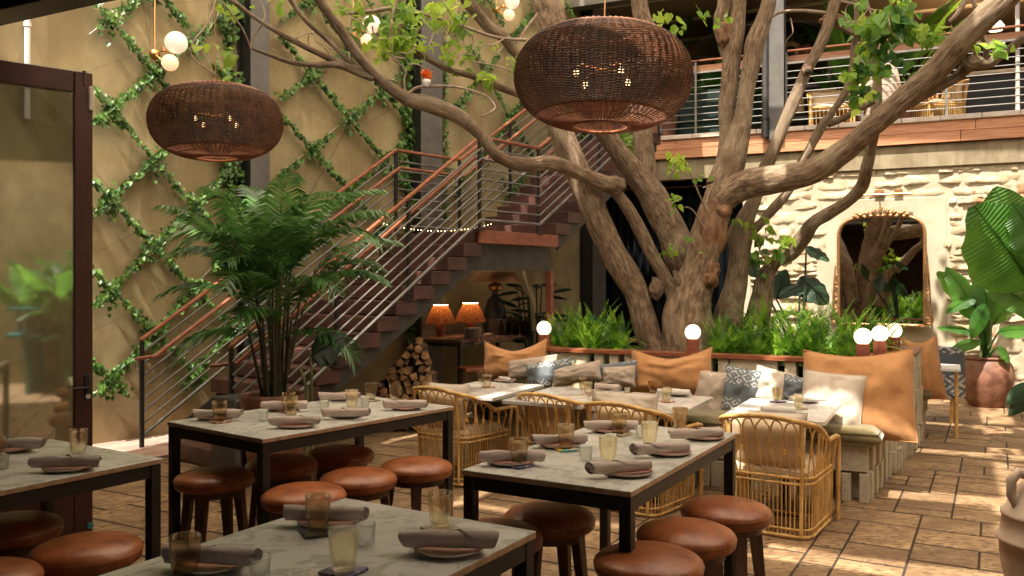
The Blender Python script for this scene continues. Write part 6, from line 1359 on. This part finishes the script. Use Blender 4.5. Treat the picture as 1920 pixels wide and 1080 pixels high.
# orange bromeliad on the branch
Yf = YT-1.55; p = W(800, 160, Yf); e = empty('orange_flower', p, 0, 'small orange red bromeliad in a white cup resting on the thin branch', 'flower'); f = MB(); f.lathe([(.02,-.01),(.035,.02),(.036,.05),(.03,.05)], 12); obj('cup', f, M_['white'], e); f = MB()
for k in range(26): a = random.uniform(0,6.28); el = random.uniform(.3,1.5); b = Vector((random.uniform(-.02,.02),random.uniform(-.02,.02),.03+random.uniform(0,.07))); leaf(f, b, .07, OVAL, Vector((-math.sin(a),math.cos(a),.3)), Vector((math.cos(a)*math.cos(el), math.sin(a)*math.cos(el), math.sin(el))))
obj('petals', f, M_['red'], e, kind='stuff')
# fallen leaves on the floor
rf = random.Random(9); f = MB()
for k in range(26):
    px_, py_ = rf.choice([(1650,900),(1750,980),(1500,1040),(1800,850),(620,960),(240,930),(1700,1040),(870,960)]); q_ = PZ(px_+rf.uniform(-80,80), py_+rf.uniform(-30,30), .004); leaf(f, q_, rf.uniform(.03,.055), OVAL, Vector((rf.uniform(-.4,.4), rf.uniform(-.4,.4), 1)), Vector((rf.uniform(-1,1), rf.uniform(-1,1), 0)))
obj('fallen_leaves', f, M_['logend'], label='few small dry leaves scattered on the paving', cat='leaves', kind='stuff')

# ================= balcony lounge =================
def at(px, py, Y): return W(px, py, Y)
BF_Z = 4.10
def onb(px, o):      # point on the balcony floor at depth o behind the edge
    p = BP(bs(px, -o), -o, BF_Z); return p
def place(name, px, o, lab, cat, rz=BR, group=None): return empty(name, onb(px, o), rz, lab, cat, group)
e = place('velvet_sofa', 1330, .9, 'bottle green velvet sofa on the balcony behind the railing', 'sofa')
f = MB(); f.box((0,0,.25),(1.5,.8,.34), ch=.06); obj('seat', f, M_['green'], e); f = MB(); f.box((0,-.36,.62),(1.5,.2,.62), ch=.09); obj('backrest', f, M_['green'], e)
for sx in (-1,1): f = MB(); f.box((sx*.70,0,.42),(.22,.82,.5), ch=.09); obj('armrest', f, M_['green'], e)
f = MB(); f.lathe([(.001,.62),(.2,.66),(.32,.78),(.34,.9),(.28,1.06),(.12,1.12),(0,1.13)], 20, M=Matrix.Rotation(R(0),4,'Z')); o = place('green_tub_chair', 1395, 1.2, 'green velvet tub chair behind the tree stems on the balcony', 'chair')
f = MB(); f.grid(lambda u, v: Vector((.36*math.cos(math.pi*1.4*u-2.2), .36*math.sin(math.pi*1.4*u-2.2), .2+v*.62)), 18, 5); f.lathe([(0,.42),(.3,.42),(.34,.36),(.34,.12),(.3,.1)], 24); obj('shell', f, M_['green'], o)
e = place('terracotta_planter', 1240, .35, 'plain terracotta planter at the left end of the balcony', 'pot'); f = MB(); f.lathe([(.22,0),(.28,.45),(.30,.5),(.26,.5),(.24,.4)], 24); obj('body', f, M_['terra'], e)
e = place('tall_clay_vase', 1645, .55, 'tall sand coloured clay vase on the balcony behind the leaves', 'vase'); f = MB(); f.lathe([(.17,0),(.30,.3),(.36,.62),(.30,.95),(.16,1.1),(.13,1.16),(.17,1.2),(.1,1.2)], 28); obj('body', f, M_['palepot'], e)
o = dup(ch0, None, BR+R(180)+.2, 'rattan armchair with cushion on the balcony behind the railing'); o.location = onb(1555, .62); o['group'] = 'rattan chairs on the balcony'
o = dup(ch0, None, BR+R(120), 'rattan chair partly hidden by the big limb on the balcony'); o.location = onb(1760, 1.0); o['group'] = 'rattan chairs on the balcony'
e = place('shelf_unit', 1505, 2.2, 'dark metal shelf unit with plants and baskets at the back of the balcony', 'shelf')
for z in (.05,.6,1.15,1.62,2.1): f = MB(); f.box((0,0,z),(.95,.35,.04), ch=.004); obj('shelf', f, M_['steelg'], e)
for sx in (-1,1): f = MB(); f.box((sx*.46,0,1.2),(.05,.35,2.4), ch=.004); obj('upright', f, M_['steelg'], e)
f = MB(); f.box((-.12,0,.78),(.4,.28,.30), ch=.03); o1 = obj('storage_basket', f, M_['rattan'], None, onb(1500,2.2)+Vector((0,0,.05)), (0,0,BR), label='woven basket on the balcony shelf', cat='basket')
def pot_plant(px, o, z, sc, lab, n=60, m='mid'):
    p = onb(px, o)+Vector((0,0,z)); e = empty('potted_plant', p, 0, lab, 'plant'); f = MB(); f.lathe([(.07*sc,0),(.10*sc,.16*sc),(.11*sc,.17*sc),(.09*sc,.17*sc)], 14); obj('pot', f, M_['terra'], e); f = MB()
    for k in range(n): d = Vector((random.gauss(0,1),random.gauss(0,1),random.gauss(0,1))).normalized()*random.uniform(.06,.17)*sc; leaf(f, d+Vector((0,0,.30*sc)), .05*sc, OVAL, d, Vector((0,0,1)))
    obj('foliage', f, M_[m], e, kind='stuff')
pot_plant(1507, 2.15, 1.64, 1.5, 'bushy green plant in clay pot on the balcony shelf', 160)
f = MB(); f.tube([(.14*math.cos(a), 0, .14*math.sin(a)) for a in [2*math.pi*i/16 for i in range(17)]], .05, 8); obj('ring_ornament', f, M_['palepot'], None, onb(1482,2.1)+Vector((0,0,1.84)), (0,0,BR), label='grey ring shaped ornament on the balcony shelf', cat='ornament')
def bal_banana(px, o, lab, n, h, seed, L=.9, w=.34):
    rn = random.Random(seed); root = onb(px, o); lv = []
    for k in range(n):
        a = rn.uniform(0, 6.28); z = h*rn.uniform(.45, .8); r = rn.uniform(.1, .4); b = root+Vector((r*math.cos(a), r*math.sin(a), z)); t = b+Vector((math.cos(a)*L*.5, math.sin(a)*L*.5, L*rn.uniform(.3, .9))); lv.append((b, t, w, Vector((-math.cos(a)*.6, -math.sin(a)*.6-.3, .7)), .25))
    e = broad_plant('banana_plant', root, lv, lab, 'plant', grp='banana plants on the balcony'); f = MB(); f.lathe([(.2,0),(.28,.35),(.29,.4),(.25,.4)], 20); obj('pot', f, M_['terra'], e)
bal_banana(1275, .9, 'banana plant beside the terracotta planter at the balcony left end', 8, 1.7, 9)
bal_banana(1322, 1.3, 'banana plant with striped leaves behind the green sofa', 8, 1.9, 1); bal_banana(1240, 1.8, 'banana plant rising above the larger pendant', 7, 3.0, 2); bal_banana(1590, 1.6, 'banana plant left of the clay vase on the balcony', 11, 2.1, 3, L=1.0); bal_banana(1690, 1.3, 'banana plant behind the lime leaves on the balcony', 11, 2.3, 4, L=1.1)
bal_banana(1400, 2.3, 'banana plant between the tree stems on the balcony', 6, 1.8, 5)
e = place('counter_bar', 1880, 1.9, 'white topped bar counter with black front at the right of the balcony', 'counter'); f = MB(); f.box((0,0,1.02),(1.9,.6,.05), ch=.004); obj('top', f, M_['coping'], e); f = MB(); f.box((0,.05,.5),(1.85,.5,.98)); obj('front', f, M_['black'], e)
e = place('orange_banquette', 1840, 2.8, 'orange leather banquette at the back right of the balcony', 'sofa'); f = MB(); f.box((0,0,.5),(2.2,.5,.4), ch=.04); obj('seat', f, M_['leather'], e); f = MB()
for k in range(9): f.box((-1+k*.25,.2,.95),(.235,.12,.5), ch=.03)
obj('backrest', f, M_['leather'], e)
for px, py, o, s, lab in ((1867,50,1.2,.16,'upper pale pendant lamp shade at the right of the balcony'),(1876,76,1.7,.11,'lower small lit pendant on the balcony'),(1822,160,3.5,.06,'tiny warm candle bulb at the back of the balcony')):
    p = BP(bs(px,-o), -o, bz(px, py, -o)); e = empty('pendant_light', p, 0, lab, 'pendant lamp'); f = MB(); f.lathe([(0,-s*.5),(s*.6,-s*.4),(s*.8,0),(s*.45,s*.5),(.02,s*.6)], 18); obj('shade', f, M_['globe'] if s > .07 else M_['bulb2'], e); f = MB(); f.tube([(0,0,s*.6),(0,0,s*.6+1.2)], .006, 5); obj('cord', f, M_['black'], e)
e = place('white_pole', 1908, .25, 'thin white pole at the right end of the balcony', 'pole'); f = MB(); f.tube([(0,0,0),(0,0,3)], .03, 10); obj('pole', f, M_['plastic'], e)
f = MB(); f.lathe([(0,.55),(.9,.1),(1.3,0),(1.32,-.02)], 10); f.tube([(0,0,-2.2),(0,0,.6)], .025, 8); obj('parasol', f, M_['steelg'], None, onb(1440, 1.9)+Vector((0,0,2.0)), label='grey parasol half hidden behind the tree stems on the balcony', cat='parasol')
l = bpy.data.lights.new('lounge_lamp', 'POINT'); l.energy = 60; l.color = (1,.6,.3); l.shadow_soft_size = .3; lo = bpy.data.objects.new('lounge_lamp', l); COL.objects.link(lo); lo.location = onb(1867, 1.8)+Vector((0,0,2.0))

# planting beside the covered room, seen only in the door glass
for k, (x, y) in enumerate(((3.9, .7), (4.6, -.5), (4.9, .6))):
    broad_plant('banana_plant', Vector((x, y, 0)), [(Vector((x+.2*math.cos(a), y+.2*math.sin(a), z)), Vector((x+.8*math.cos(a), y+.8*math.sin(a), z+.7)), .36, Vector((-math.cos(a), -math.sin(a), .7)), .25) for a, z in [(q*1.1+k, 1.0+.12*(q % 5)) for q in range(9)]], ('banana plant', 'second banana plant', 'third banana plant')[k]+' reflected in the glass of the open door', 'plant')

for k, (x, y, z) in enumerate(((4.1, .9, .3), (4.9, .0, .3))):
    dup(palm_e, (x, y, z), .7+k, ('first', 'second')[k]+' kentia palm reflected in the glass of the open door')
f = MB(); f.box((4.6, -.4, .9), (.5, 2.2, .06), R(60)); f.box((4.6, -.4, 1.3), (.5, 2.2, .04), R(60)); f.box((4.85, -.55, .65), (.05, 2.2, 1.3), R(60)); obj('side_counter', f, M_['teal'], label='glazed green counter reflected in the glass door', cat='counter')
